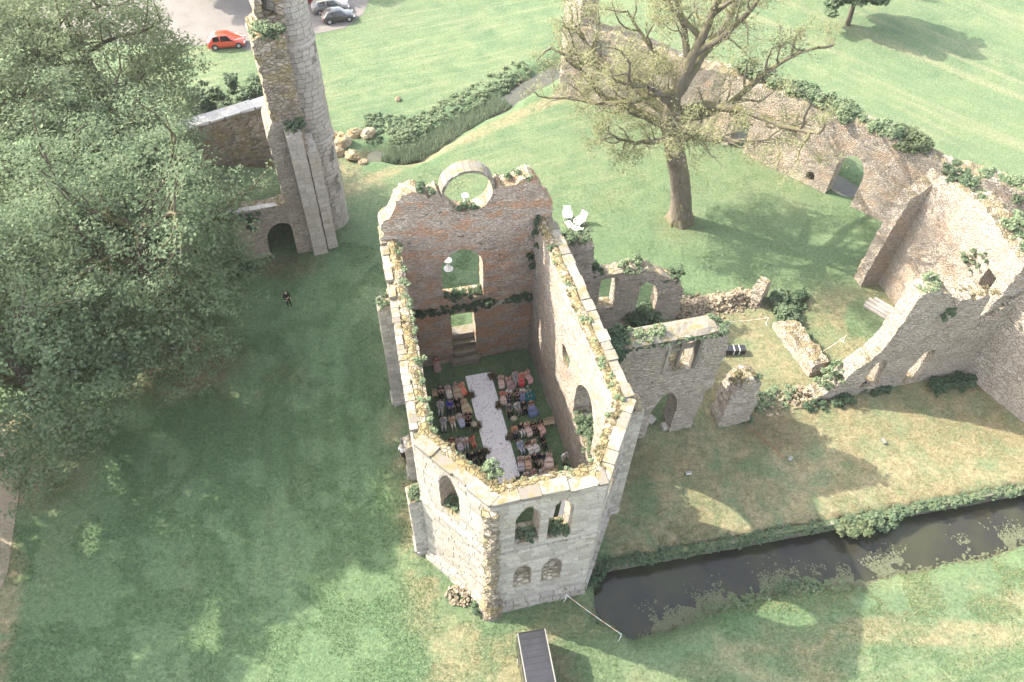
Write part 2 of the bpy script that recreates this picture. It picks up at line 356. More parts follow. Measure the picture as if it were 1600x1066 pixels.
# ------------------------------------------------------------------ terrain
MO = np.array([6.74, 21.73]); MD = np.array([.9755, .2200]); MN = np.array([.2200, -.9755])
MOAT_T = [-0.6, 0.5, 3.9, 6.8, 9.6, 13.3, 17.0, 20.0, 22.3, 26.2, 30.0, 40, 60, 90]
MOAT_W = [2.9, 4.6, 4.3, 3.8, 3.45, 3.5, 4.15, 3.6, 3.8, 3.7, 3.5, 3.6, 3.7, 3.7]
STREAM = [(-15.8, 65.4), (-13.9, 65.7), (-12.2, 65.3), (-10.3, 66.0), (-8.2, 69.1), (-5.0, 72.7), (-1.6, 76.0), (2.7, 81.1), (6.5, 84.5), (11, 84), (16, 79), (23.4, 72.3), (33.4, 63.0), (46, 52.5), (70, 34)]
MOAT_Z, STREAM_Z = -1.0, -0.62
def moat_td(x, y):
    return (x - MO[0]) * MD[0] + (y - MO[1]) * MD[1], (x - MO[0]) * MN[0] + (y - MO[1]) * MN[1]
def height(x, y):
    x = np.asarray(x, float); y = np.asarray(y, float)
    w = (x - OV[0]) * BV[0] + (y - OV[1]) * BV[1]; s = (x - OV[0]) * AV[0] + (y - OV[1]) * AV[1]
    calm = 1 - .8 * sstep(9, 6, np.abs(w)) * sstep(-11, -9, s) * sstep(16, 13, s)
    h = calm * .10 * (fbm(x / 7, y / 7, 3) - .5) * 2 * .6
    h = h + sstep(70, 130, y) * (fbm(x / 40, y / 40, 2) - .5) * 1.2 + sstep(130, 380, y) * 5.0 * fbm(x / 90 + 3, y / 90, 2)
    t, d = moat_td(x, y); W = np.interp(t, MOAT_T, MOAT_W) + .5 * (fbm(x / 1.7, y / 1.7, 2) - .5)
    end = sstep(-1.6, .2, t + .25 * d)
    near = sstep(W + 1.5, W - 1.1, d); far = sstep(-.35, -.15, d)
    h = h - 1.95 * near * far * end
    ds = dist_poly(x, y, STREAM); h = h - 1.05 * sstep(2.3, .3, ds + .9 * (fbm(x / 2, y / 2, 2) - .5)) * sstep(-17., -14.5, x)
    return h
def hz(x, y): return float(height(np.array([x]), np.array([y]))[0])

def axis(lo, a, b, hi, st, grow=1.25):
    c = list(np.arange(a, b + 1e-6, st)); d = st; v = b
    while v < hi: d *= grow; v += d; c.append(v)
    d = st; v = a
    while v > lo: d *= grow; v -= d; c.insert(0, v)
    return np.array(c)
gx = axis(-420, -44, 52, 420, .42); gy = axis(-70, 9, 100, 620, .42)
GX, GY = np.meshgrid(gx, gy); GZ = height(GX, GY)
nx, ny = len(gx), len(gy); idx = np.arange(nx * ny).reshape(ny, nx)
gF = np.stack([idx[:-1, :-1], idx[:-1, 1:], idx[1:, 1:], idx[1:, :-1]], -1).reshape(-1, 4)
gme = mesh_fast('ground', np.stack([GX, GY, GZ], -1).reshape(-1, 3), gF, M['lawn'], True)
def blob(cx, cy, rx, ry=None, soft=.5): return sstep(1 + soft, 1 - soft, np.hypot((GX - cx) / rx, (GY - cy) / (ry or rx)))
W_ = (GX - OV[0]) * BV[0] + (GY - OV[1]) * BV[1]; S_ = (GX - OV[0]) * AV[0] + (GY - OV[1]) * AV[1]; T_, D_ = moat_td(GX, GY)
n1 = fbm(GX / 3, GY / 3, 4); n2 = fbm(GX / 1.3 + 9, GY / 1.3, 3)
dry = .95 * sstep(5, 6.5, W_) * sstep(3.0, .5, S_) * sstep(.3, -.4, D_)
dry = np.maximum(dry, .85 * sstep(13.5, 15.5, W_) * sstep(13.5, 11.5, S_) * sstep(28, 25, W_) * sstep(-1, 1, S_))
dry = np.maximum(dry, .75 * sstep(27, 30, W_) * sstep(13, 11, S_) * sstep(0, 2, S_) * sstep(.42, .55, n1))
dry = np.maximum(dry, .85 * sstep(-8.6, -7.6, W_) * sstep(-5.8, -6.2, W_) * sstep(-13, -6, S_) * sstep(8, 5, S_) * sstep(.36, .5, n2))
dry = np.maximum(dry, .9 * sstep(1.3, .4, dist_poly(GX, GY, [(-18, 58.5), (-14, 61.5), (-7.3, 66.8), (.6, 73.6), (5, 77)])))
dry = np.maximum(dry, .8 * blob(-16, 62, 4, 3) * sstep(.35, .5, n1))
dry = np.maximum(dry, .75 * blob(0.5, 15.5, 8, 4) * sstep(.43, .56, n1))
dry = np.maximum(dry, .8 * sstep(9, 16, GX) * sstep(5.0, 7.0, D_) * sstep(.40, .58, fbm(GX / 6, GY / 1.2, 3)))
dry = np.maximum(dry, 1.0 * sstep(-30.3, -32.0, GX + .25 * (GY - 20)) * sstep(34, 31, GY) * sstep(.3, .42, n1))
dry = np.maximum(dry, .5 * blob(15.5, 55.5, 2.2) )
dry = np.maximum(dry, .45 * sstep(-9.5, -14, W_) * sstep(.60, .70, fbm(GX / 1.1, GY / 7, 3)) * sstep(40, 30, GY))
lush_shade = .95 * sstep(-7.5, -9.5, W_) * sstep(60, 50, GY)
lush_shade = np.maximum(lush_shade, .95 * (np.abs(W_) < 5.2) * (S_ < 11.8) * (S_ > -8.4))
lush_shade = np.maximum(lush_shade, .55 * sstep(13, 15, S_) * sstep(62, 52, GY) * sstep(-10, -5, W_))
lush_shade = np.maximum(lush_shade, .9 * sstep(3.8, 2.6, dist_poly(GX, GY, STREAM)) * sstep(-19, -17, GX)) * (1 - sstep(.5, .9, dry))
lush_shade = np.maximum(lush_shade, .8 * sstep(2.5, 1.0, np.abs(D_ - 5.2)) * sstep(-1, 1, T_) * sstep(.4, .55, n1))
lush_shade = np.maximum(lush_shade, .85 * sstep(7, 9, W_) * sstep(-.3, -2.5, S_) * sstep(-6.5, -4.5, S_) * sstep(22, 18, W_) * sstep(.50, .62, n1))  # greener patches tinted where the chapel's shadow lies on the yard
soil = .9 * blob(-26.5, 37.5, 4.5, 3.2) + .7 * blob(-20.5, 48.8, 3, 1.6) + .7 * blob(20.5, 33.2, 2.6, 1.6) + .5 * blob(-33, 27, 3, 3)
soil = np.maximum(soil, .35 * blob(-20.5, 36, 4.5, 3) * sstep(.45, .6, n2)); soil = np.maximum(soil, .7 * sstep(1.2, .4, dist_poly(GX, GY, STREAM)))
soil = np.maximum(soil, .6 * blob(7.2, 20.6, .8, 1.2)); soil = np.maximum(soil, .8 * sstep(-.45, .1, D_) * sstep(2.0, .4, D_) * sstep(-.5, .6, T_))
fieldl = np.maximum(sstep(64, 72, GY), .6 * sstep(50, 56, GY)) * sstep(24, 10, GX + (80 - GY) * .2); field = sstep(60, 72, GY) * sstep(12, 26, GX); fieldl = np.maximum(fieldl, .6 * sstep(5.5, 8, D_) * sstep(8, 14, GX))
cd = dist_poly(GX, GY, [ch(-6.1, 16), ch(-6.4, -4.3), ch(-3.2, -9), ch(3.1, -9), ch(6.2, -4.3)])
ring = cd + 1.1 * (fbm(GX / 5, GY / 5, 2) - .5); mow = .5 + .5 * np.sin(ring * 2 * math.pi / 1.55 + 1.2 * (fbm(GX / 3, GY / 3, 2) - .5)); amt = sstep(.8, 2., cd) * sstep(19, 9, cd) * sstep(1.5, -1., D_) * sstep(48, 36, GY) * sstep(9, 6, W_)
mow = .5 + (mow - .5) * amt; dry = np.maximum(dry, .75 * sstep(.72, .95, mow) * sstep(.46, .58, fbm(GX / 2.2 + 4, GY / 2.2, 3)) * sstep(9, 4, cd) * sstep(26, 18, GY))
for nm, a in (('mow', mow), ('dry', dry), ('lush_shade', lush_shade), ('soil', np.clip(soil, 0, 1)), ('field', field), ('fieldl', fieldl)):
    at = gme.attributes.new(nm, 'FLOAT', 'POINT'); at.data.foreach_set('value', np.clip(a, 0, 1).astype(np.float32).ravel())
tag(mobj('ground', gme), 'mown lawn and worn grass around the ruined abbey', kind='structure')

def sheet(name, poly, z, mat, kind='structure', label=None, drape=None, sub=1.0):
    """flat or draped polygon sheet"""
    P = np.array(poly); pts = []
    for a, b in zip(P, np.roll(P, -1, 0)):
        n = max(1, int(np.hypot(*(b - a)) / sub)); pts += [tuple(a + (b - a) * i / n) for i in range(n)]
    n0 = len(pts); X, Y = np.meshgrid(np.arange(P[:, 0].min(), P[:, 0].max(), sub), np.arange(P[:, 1].min(), P[:, 1].max(), sub))
    inner = [(x, y) for x, y in zip(X.ravel(), Y.ravel()) if inpoly(x, y, pts) and min(abs(x - p[0]) + abs(y - p[1]) for p in pts) > .4 * sub]
    ver, _, tri, *_ = delaunay_2d_cdt([Vector(p) for p in pts + inner], [(i, (i + 1) % n0) for i in range(n0)], [], 0, 1e-4)
    tri = [t for t in tri if inpoly(sum(ver[i].x for i in t) / 3, sum(ver[i].y for i in t) / 3, pts)]
    zz = (height([v.x for v in ver], [v.y for v in ver]) + drape) if drape is not None else [z] * len(ver)
    o = mobj(name, mesh_py(name, [(v.x, v.y, zz[i]) for i, v in enumerate(ver)], tri, mat)); tag(o, label, kind=kind); return o
def inpoly(x, y, P):
    c = False; n = len(P); j = n - 1
    for i in range(n):
        xi, yi = P[i][0], P[i][1]; xj, yj = P[j][0], P[j][1]
        if (yi > y) != (yj > y) and x < (xj - xi) * (y - yi) / (yj - yi) + xi: c = not c
        j = i
    return c
mt = lambda t, d: tuple(MO + MD * t + MN * d)
sheet('moat_water', [mt(-2, -.1), mt(95, -.1), mt(95, 6.5), mt(-2, 6.5)], MOAT_Z, M['water'], label='dark still moat water beside the chapel', sub=4.)
def ribbon(pts, hw):
    P = np.array(pts); T = np.gradient(P, axis=0); T /= np.linalg.norm(T, axis=1)[:, None]; N = np.stack([-T[:, 1], T[:, 0]], 1)
    return [tuple(p) for p in P + N * hw] + [tuple(p) for p in (P - N * hw)[::-1]]
sp = np.array(STREAM); rb = ribbon(STREAM, 1.7); n_ = len(STREAM)
sV = [(x, y, STREAM_Z) for x, y in rb]; sF = [(i, i + 1, 2 * n_ - 2 - i, 2 * n_ - 1 - i) for i in range(n_ - 1)]
tag(mobj('stream_water', mesh_py('stream_water', sV, sF, M['water2'])), 'narrow grey stream along the lawn', kind='structure')
sheet('car_park', [(-60, 87), (-47, 84.3), (-38.9, 84.4), (-34, 84.6), (-31.2, 83.4), (-28.5, 84.8), (-25.5, 87.6), (-21.8, 89.4), (-20, 93), (-19.5, 100), (-22, 112), (-40, 118), (-62, 112)], 0, M['gravel'], label='pale gravel car park', drape=.03, sub=1.3)
sheet('gravel_track', [(-58, 2), (-34, 2), (-32.3, 12), (-32.6, 20), (-35.0, 28), (-44, 38), (-60, 42)], 0, M['earth'], label='pale trodden track at the edge of the lawn', drape=.025, sub=1.3)
# ------------------------------------------------------------------ wall builders
def n3(p, f): return mnoise.noise(Vector((p[0] * f, p[1] * f, p[2] * f)))
def subdiv(poly, st, rag=0.0, zmin=.3, rng=random):
    out = []; n = len(poly)
    for i in range(n):
        a, b = poly[i], poly[(i + 1) % n]; L = math.hypot(b[0] - a[0], b[1] - a[1]); k = max(1, int(round(L / st)))
        nx_, nz_ = -(b[1] - a[1]) / (L + 1e-9), (b[0] - a[0]) / (L + 1e-9)
        for j in range(k):
            t = j / k; x, z = a[0] + (b[0] - a[0]) * t, a[1] + (b[1] - a[1]) * t
            if rag and z > zmin and j > 0: r = rng.uniform(-rag, rag); x += nx_ * r; z += nz_ * r
            out.append((x, z))
    return out
def arch(u0, u1, z0, zs, top, power=1.8, n=12):
    c, h = (u0 + u1) / 2, (u1 - u0) / 2; P = [(u0, z0), (u1, z0)]
    for i in range(n + 1):
        x = 1 - 2 * i / n; P.append((c + h * x, zs + (top - zs) * max(0., 1 - abs(x) ** power) ** (.75 if power >= 2 else 1)))
    return P
def disc(c, z, r, n=20): return [(c + r * math.cos(2 * math.pi * i / n), z + r * math.sin(2 * math.pi * i / n)) for i in range(n)]
def wall(name, p0, p1, thick, outline, holes, mat, parent, side=1, st=.45, rough=.07, rag=.10, hrag=.02, top_lump=.12, seed=0, world=False, splay=0.0):
    """p0,p1 site-frame (w,s) ends of the reference face; body extends to the left*side of p0->p1"""
    rng = random.Random(seed + 3); a = np.array(p0 if world else ch(*p0)); b = np.array(p1 if world else ch(*p1)); e = (b - a) / np.hypot(*(b - a)); n = np.array([-e[1], e[0]]) * side
    O_ = subdiv(outline, st * .8, rag, rng=rng); H_ = [subdiv(h, st * .6, hrag, -9, rng) for h in holes]
    pts = list(O_); edges = [(i, (i + 1) % len(O_)) for i in range(len(O_))]; loops = [list(range(len(O_)))]
    for h in H_:
        b0 = len(pts); pts += h; m = len(h); edges += [(b0 + i, b0 + (i + 1) % m) for i in range(m)]; loops.append([b0 + i for i in range(m)])
    us = [p[0] for p in O_]; zs_ = [p[1] for p in O_]; bp = np.array(pts); z = min(zs_)
    while z < max(zs_):
        u = min(us)
        while u < max(us):
            q = (u + rng.uniform(-.15, .15), z + rng.uniform(-.15, .15)); u += st
            if np.min(np.hypot(bp[:, 0] - q[0], bp[:, 1] - q[1])) > st * .45 and inpoly(*q, O_) and not any(inpoly(*q, h) for h in H_): pts.append(q)
        z += st
    ver, _, tri, orig, *_ = delaunay_2d_cdt([Vector(p) for p in pts], edges, [], 0, 1e-5)
    keep = []
    for t in tri:
        c = (sum(ver[i].x for i in t) / 3, sum(ver[i].y for i in t) / 3)
        if inpoly(*c, O_) and not any(inpoly(*c, h) for h in H_): keep.append(t)
    mp = {}
    for k, os_ in enumerate(orig):
        for o_ in os_: mp[o_] = k
    nv = len(ver); V = []
    for off, sgn in ((0, -1), (thick, 1)):
        for v in ver:
            x, y = a + e * v.x + n * off; d = rough * (n3((x, y, v.y), 1.3) + .6 * n3((x, y, v.y), 3.7)) * sgn
            V.append((x + n[0] * d, y + n[1] * d, v.y))
    F = []
    for t in keep:
        f = tuple(t); F.append(f if side < 0 else f); F.append(tuple(i + nv for i in t)[::-1])
    # orient: front outward normal is -n
    A0, B0, C0 = (np.array(V[i]) for i in keep[0]); nn = np.cross(B0 - A0, C0 - A0)
    if nn[0] * n[0] + nn[1] * n[1] > 0: F = [f[::-1] for f in F]
    K = max(1, int(round(thick / .45)))
    for li, lp in enumerate(loops):
        m = len(lp); rows = [[mp[i] for i in lp]]
        for k in range(1, K):
            row = []
            for i in lp:
                u, zz = pts[i]; x, y = a + e * u + n * (thick * k / K)
                zz2 = zz + (top_lump * (n3((x, y, 3.3), 1.6) + .5 * n3((x, y, 9.1), 4)) if (li == 0 and zz > .5) else 0)
                row.append(len(V)); V.append((x, y, zz2))
            rows.append(row)
        rows.append([mp[i] + nv for i in lp])
        for r0, r1 in zip(rows[:-1], rows[1:]):
            for i in range(m):
                j = (i + 1) % m; q = (r0[i], r0[j], r1[j], r1[i])
                if len(set(q)) == 4: F.append(q)
    me = mesh_py(name, V, F, mat)
    bm = bmesh.new(); bm.from_mesh(me); bmesh.ops.recalc_face_normals(bm, faces=bm.faces); bm.to_mesh(me); bm.free()
    return mobj(name, me, parent)

def scan(poly, z):
    xs = []; n = len(poly)
    for i in range(n):
        (x0, z0), (x1, z1) = poly[i], poly[(i + 1) % n]
        if (z0 > z) != (z1 > z): xs.append(x0 + (x1 - x0) * (z - z0) / (z1 - z0))
    xs.sort(); return list(zip(xs[::2], xs[1::2]))
def courses(L, z0, z1, holes, rng, ch_=(.34, .46), ln=(.5, 1.05), top=None):
    """stone rectangles (u0,u1,z0,z1) laid in courses, openings left out"""
    out = []; z = z0
    while z < z1 - .12:
        h = rng.uniform(*ch_); zt = min(z1, z + h); iv = [(0, L)]
        for H in holes:
            for zz in (z + .06, (z + zt) / 2, zt - .06):
                for (x0, x1) in scan(H, zz):
                    nv = []
                    for (p, q) in iv:
                        if x1 <= p or x0 >= q: nv.append((p, q))
                        else:
                            if x0 - p > .08: nv.append((p, x0))
                            if q - x1 > .08: nv.append((x1, q))
                    iv = nv
        for (p, q) in iv:
            u = p
            while u < q - .02:
                w = rng.uniform(*ln)
                if q - (u + w) < .3: w = q - u
                if top is None or top(u + w / 2) > zt - .1: out.append((u, u + w, z, zt))
                u += w
        z = zt
    return out
def unit_block(seed):
    """rough bevelled unit block: x,z in -.5...5, front y=-.5"""
    bm = bmesh.new(); bmesh.ops.create_cube(bm, size=1.0); r = random.Random(seed)
    bmesh.ops.bevel(bm, geom=[e for e in bm.edges if all(v.co.y < 0 for v in e.verts)], offset=.06, segments=1, affect='EDGES')
    for v in bm.verts: v.co += Vector((r.uniform(-.02, .02), r.uniform(-.06, .06), r.uniform(-.03, .03)))
    me = bpy.data.meshes.new('block'); bm.to_mesh(me); bm.free(); return me
BLOCKS = {}
def block_mesh(mat, i):
    k = (mat.name, i % 5)
    if k not in BLOCKS: me = unit_block(i % 5); me.materials.append(mat); BLOCKS[k] = me
    return BLOCKS[k]
def lay_blocks(name, rects, a, e, nout, mat, parent, depth=.22, proud=(.01, .045), gap=.011, seed=0):
    """each rectangle becomes a stone of its own; a world xy origin, e along, nout outward"""
    r = random.Random(seed); ang = math.atan2(e[1], e[0])
    for i, (u0, u1, z0, z1) in enumerate(rects):
        pr = r.uniform(*proud); c = np.array(a) + np.array(e) * (u0 + u1) / 2 + np.array(nout) * (pr - depth / 2)
        flip = 0 if (e[0] * -nout[1] + e[1] * nout[0]) > 0 else math.pi
        mobj(name, block_mesh(mat, r.randrange(5)), parent, (c[0], c[1], (z0 + z1) / 2), (0, r.uniform(-.008, .008), ang + flip), (u1 - u0 - gap, depth, z1 - z0 - gap))
def join_blocks(name, groups, mat, parent, depth=.22, proud=(.008, .035), gap=.011, seed=0):
    """groups of (rects, a, e, nout) joined into one part"""
    r = random.Random(seed); V = []; F = []; q = [(0, 1, 2, 3), (0, 4, 5, 1), (1, 5, 6, 2), (2, 6, 7, 3), (3, 7, 4, 0)]
    for rects, a, e, no in groups:
        a = np.array(a); e = np.array(e); no = np.array(no); rev = (e[0] * -no[1] + e[1] * no[0]) > 0
        for (u0, u1, z0, z1) in rects:
            pr = r.uniform(*proud); g_ = gap / 2; b = len(V); bv = .018
            for off, s_ in ((pr, bv), (pr - depth, 0)):
                for (u, z) in ((u0 + g_ + s_, z0 + g_ + s_), (u1 - g_ - s_, z0 + g_ + s_), (u1 - g_ - s_, z1 - g_ - s_), (u0 + g_ + s_, z1 - g_ - s_)):
                    p = a + e * u + no * (off + r.uniform(-.012, .012)); V.append((p[0], p[1], z + r.uniform(-.01, .01)))
            F += [tuple(b + i for i in (f if rev else f[::-1])) for f in q]
    if not V: return None
    o = mobj(name, mesh_py(name, V, F, mat), parent); tag(o, kind='stuff'); return o

# ------------------------------------------------------------------ vegetation builders
def clump_leaves(centers, radii, per, size, rng, flat=.3, squash=.75):
    centers = np.asarray(centers, float); radii = np.asarray(radii, float); n = len(centers); k = np.maximum(4, (per * (radii / radii.mean()) ** 2)).astype(int)
    C = np.repeat(centers, k, 0); R = np.repeat(radii, k); d = rng.normal(size=(len(C), 3)); d /= np.linalg.norm(d, axis=1)[:, None]
    rr = rng.random(len(C)) ** .4; d[:, 2] *= squash; P = C + d * (R * rr)[:, None]
    return leaf_quads(P, size, rng, flat, up=d * .45 + np.array([-.30, .05, .75]))
def shrub(name, spots, size, per, mat, parent=None, seed=0, flat=.3, ground=True):
    """spots (x,y,z,r) -> one leafy mesh"""
    rng = np.random.default_rng(seed + 100); C = []; R = []
    for (x, y, z, r) in spots:
        m = max(3, int(6 * (r / .6) ** 1.6)); d = rng.normal(size=(m, 3)); d /= np.linalg.norm(d, axis=1)[:, None]; d[:, 2] = np.abs(d[:, 2]) if ground else d[:, 2]
        C.append(np.array([x, y, z]) + d * r * (.35 + .45 * rng.random((m, 1)))); R.append(np.full(m, r * .45) * (.7 + .6 * rng.random(m)))
    V, F = clump_leaves(np.concatenate(C), np.concatenate(R), per, size, rng, flat)
    return mobj(name, mesh_fast(name, V, F, mat), parent)
# ------------------------------------------------------------------ the chapel ruin
def edge_frame(p0, p1):
    a = np.array(ch(*p0)); b = np.array(ch(*p1)); e = (b - a) / np.hypot(*(b - a)); return a, e, np.array([-e[1], e[0]]), float(np.hypot(*(b - a)))
def wavy(L, z, amp, rng, st=1.1, rev=True):
    pts = [(L * i / max(1, int(L / st)), z + rng.uniform(-amp, amp)) for i in range(int(L / st) + 1)]
    return pts[::-1] if rev else pts
def wall_head(p0, p1, thick, z, parent, seed, inset=.5, cop=(.7, 1.25), side=1, u0=0., u1=None, cwid=.58, cm='coping'):
    """coping stones along the outer edge, lumpy moss over the rest"""
    a, e, n, L = edge_frame(p0, p1); n = n * side; u1 = L if u1 is None else u1; r = random.Random(seed); V = []; F = []
    nu, nv = int((u1 - u0) / .28) + 1, 6
    for i in range(nu):
        u = u0 + (u1 - u0) * i / (nu - 1)
        for j in range(nv):
            v = inset - .1 + (thick - inset + .1) * j / (nv - 1); x, y = a + e * u + n * v
            bulge = .20 * math.sin(math.pi * min(1, max(0., j / (nv - 1)))) + .14 * n3((x, y, 1.), 1.5) + .10 * n3((x, y, 7.), 3.7)
            V.append((x, y, z + max(-.02, bulge) + .03 if 0 < j < nv - 1 else z - .06))
    for i in range(nu - 1):
        for j in range(nv - 1): F.append((i * nv + j, (i + 1) * nv + j, (i + 1) * nv + j + 1, i * nv + j + 1))
    me = mesh_py('moss_bed', V, F, M['mossy']); bm = bmesh.new(); bm.from_mesh(me); bmesh.ops.recalc_face_normals(bm, faces=bm.faces)
    if sum(f.normal.z for f in bm.faces) < 0: bmesh.ops.reverse_faces(bm, faces=bm.faces)
    bm.to_mesh(me); bm.free(); mobj('moss_bed', me, parent)
    u = u0; rects = []; ang = math.atan2(e[1], e[0])
    while u < u1 - .1:
        w = r.uniform(*cop); w = u1 - u if u1 - (u + w) < .4 else w
        if r.random() < .88:
            c = a + e * (u + w / 2) + n * (cwid / 2 - .07 + r.uniform(-.03, .03)); hh = r.uniform(.20, .32)
            mobj('coping_stone', block_mesh(M[cm], r.randrange(5)), parent, (c[0], c[1], z + hh / 2 - .05), (r.uniform(-.03, .03), r.uniform(-.02, .02), ang + r.uniform(-.03, .03) + (0 if side > 0 else math.pi)), (w - .03, cwid * r.uniform(.85, 1.12), hh))
        u += w
    return a, e, n, L
chapel = empty('chapel_ruin', (0, 0, 0), 0, 'roofless pale stone chapel ruin with polygonal apse holding the seated guests', 'chapel')
Rr = random.Random(21)
cL0, cF0, cF1, cR0 = (-6.35, -4.3), (-3.15, -8.9), (3.1, -8.9), (6.2, -4.3); cL1, cR1 = (-5.95, 12.7), (5.75, 12.7)
TH = 1.2
def prof(L, z, amp=.10): return [(0, -.4), (L, -.4)] + wavy(L, z, amp, Rr)
# apse left diagonal
a, e, n, L = edge_frame(cL0, cF0); hLd = [arch(1.75, 3.25, 9.2, 12.0, 13.45, 1.8)]
wLd = wall('apse_wall', cL0, cF0, TH, prof(L, 13.98, .03), hLd, M['inner'], chapel, 1, rough=.01, rag=.0, seed=1)
grp = [(courses(L, .9, 7.95, hLd, Rr) + courses(L, 8.2, 13.93, hLd, Rr), a, e, -n)]
wall_head(cL0, cF0, TH, 13.98, wLd, 5, cop=(.9, 1.6), cwid=.72)
plin = [(courses(L, 7.93, 8.22, [], Rr, (.28, .3), (.7, 1.2)), a - n * .0, e, -n, .14), (courses(L, -.3, .45, [], Rr, (.36, .4)), a, e, -n, .38), (courses(L, .45, .92, [], Rr, (.4, .5)), a, e, -n, .20)]
# apse front
a, e, n, L = edge_frame(cF0, cF1)
o0 = 3.15; hF = [arch(o0 - 1.80, o0 - .42, 8.95, 11.9, 13.1, 1.9), arch(o0 + .08, o0 + 1.42, 8.75, 11.9, 13.05, 1.9), arch(o0 - 1.75, o0 - .62, 2.85, 4.7, 5.75, 2.2), arch(o0 + .03, o0 + 1.30, 2.8, 4.7, 5.75, 2.2)]
wF = wall('apse_wall', cF0, cF1, TH, prof(L, 14.02, .02), hF, M['inner'], chapel, 1, rough=.01, rag=.0, seed=2)
lay_blocks('stone', courses(L, .9, 7.95, hF, Rr, (.36, .48), (.55, 1.1)) + courses(L, 8.2, 13.97, hF, Rr, (.36, .48), (.55, 1.1)), a, e, -n, M['stone'], wF, seed=4)
wall_head(cF0, cF1, TH, 14.02, wF, 6, cop=(.9, 1.7), cwid=.75)
plin += [(courses(L, 7.93, 8.22, [], Rr, (.28, .3), (.7, 1.2)), a, e, -n, .14), (courses(L, -.35, .4, [], Rr, (.36, .4)), a, e, -n, .42), (courses(L, .4, .92, [], Rr, (.4, .5)), a, e, -n, .22)]
for k_, (u0, u1) in enumerate(((o0 - 1.75, o0 - .62), (o0 + .03, o0 + 1.30))):     # the two low windows are walled up deep inside
    q0 = a + e * (u0 - .1) + n * .55; q1 = a + e * (u1 + .1) + n * .55
    wall('window_infill', q0, q1, .5, [(0, 2.5), (u1 - u0 + .2, 2.5), (u1 - u0 + .2, 5.9), (0, 5.9)], [], M['grey_rubble'], wF, 1, rough=.10, seed=30 + k_, world=True)
    mb = MB(); s0 = a + e * (u0 + .02) - n * .02; s1 = a + e * (u1 - .02) - n * .02; t0 = s0 + n * .66; t1 = s1 + n * .66
    mb.add([(*s0, 2.80), (*s1, 2.80), (*t1, 3.75), (*t0, 3.75), (*t1, 2.7), (*t0, 2.7)], [(0, 1, 2, 3), (1, 4, 2), (0, 3, 5)]); mb.build('sloping_sill', M['grey_rubble'], wF)
# apse right diagonal
a, e, n, L = edge_frame(cF1, cR0); hRd = [arch(1.7, 3.3, 8.9, 11.6, 12.9, 1.9)]
wRd = wall('apse_wall', cF1, cR0, TH, prof(L, 13.96, .03), hRd, M['inner'], chapel, 1, rough=.01, rag=.0, seed=3)
grp.append((courses(L, .9, 7.95, hRd, Rr) + courses(L, 8.2, 13.9, hRd, Rr), a, e, -n)); wall_head(cF1, cR0, TH, 13.96, wRd, 7, cop=(.8, 1.5), cwid=.7)
plin += [(courses(L, 7.93, 8.22, [], Rr, (.28, .3), (.7, 1.2)), a, e, -n, .14), (courses(L, -.3, .92, [], Rr, (.4, .5)), a, e, -n, .25)]
# nave walls
a, e, n, L = edge_frame(cL0, cL1); hL = []
wL = wall('nave_wall', cL0, cL1, 1.15, prof(L, 14.0, .12), hL, M['inner'], chapel, -1, seed=4, rag=.08, st=.55)
wall_head(cL0, cL1, 1.15, 14.0, wL, 8, inset=.36, cop=(.35, .9), side=-1, u0=.3, cwid=.45, cm='cop_mossy')
grp.append((courses(L, .3, 13.8, hL, Rr, (.36, .48)), a, e, n))
a, e, n, L = edge_frame(cR0, cR1); uu = lambda s: s + 4.3
hR = [arch(uu(-2.45), uu(1.15), 5.4, 8.2, 10.25, 2.0), disc(uu(3.55), 8.75, .85, 16), arch(uu(2.9), uu(4.5), .1, 2.1, 3.0, 2.0), arch(uu(-.6), uu(.9), .1, 2.0, 3.1, 2.0)]
wR = wall('nave_wall', cR0, cR1, 1.2, prof(L, 14.0, .08), hR[:2], M['inner'], chapel, 1, seed=5, rag=.06, st=.5, rough=.09)
wall_head(cR0, cR1, 1.2, 14.0, wR, 9, cop=(.65, 1.15), u0=.2, u1=L - .4, cwid=.62)
grp.append((courses(L, .3, 13.8, hR[:2], Rr, (.36, .48)), a, e, -n))
join_blocks('ashlar_facing', grp, M['stone_is'], chapel, seed=3)
r_ = random.Random(5)
for i, (rects, a, e, no, pd) in enumerate(plin):
    join_blocks('string_course' if pd < .16 else 'plinth', [(rects, a, e, no)], M['stone_is'], chapel, depth=.3 + pd, proud=(pd - .03, pd + .03), seed=40 + i)
# gable wall with window, door and oculus
OC, OZ = 5.92, 17.15
ring_arc = [(OC + 1.74 * math.cos(t), OZ + 1.74 * math.sin(t)) for t in np.linspace(math.radians(-6), math.radians(-174), 14)]
gab = [(0, -.4), (11.7, -.4), (11.7, 14.0), (11.55, 15.6), (11.0, 16.2), (10.6, 17.0), (10.2, 17.75), (9.7, 17.75), (9.1, 17.35), (8.5, 17.3), (7.95, 17.5)] + ring_arc + [(3.9, 17.5), (3.3, 17.2), (2.6, 17.8), (1.6, 17.75), (1.2, 17.0), (.7, 16.0), (.1, 15.5), (0, 14)]
gw = wall('gable_wall', (-5.95, 11.5), (5.75, 11.5), 1.25, gab, [arch(5.95 - 2.12, 5.95 + .86, 7.25, 10.9, 12.25, 2.0, 16), [(5.95 - 1.62, .3), (5.95 + .28, .3), (5.95 + .22, 5.6), (5.95 - 1.65, 5.65)]], M['rubble'], chapel, 1, rough=.10, rag=.14, seed=6, st=.4, top_lump=.25)
a, e, n, L = edge_frame((-5.95, 11.5), (5.75, 11.5))
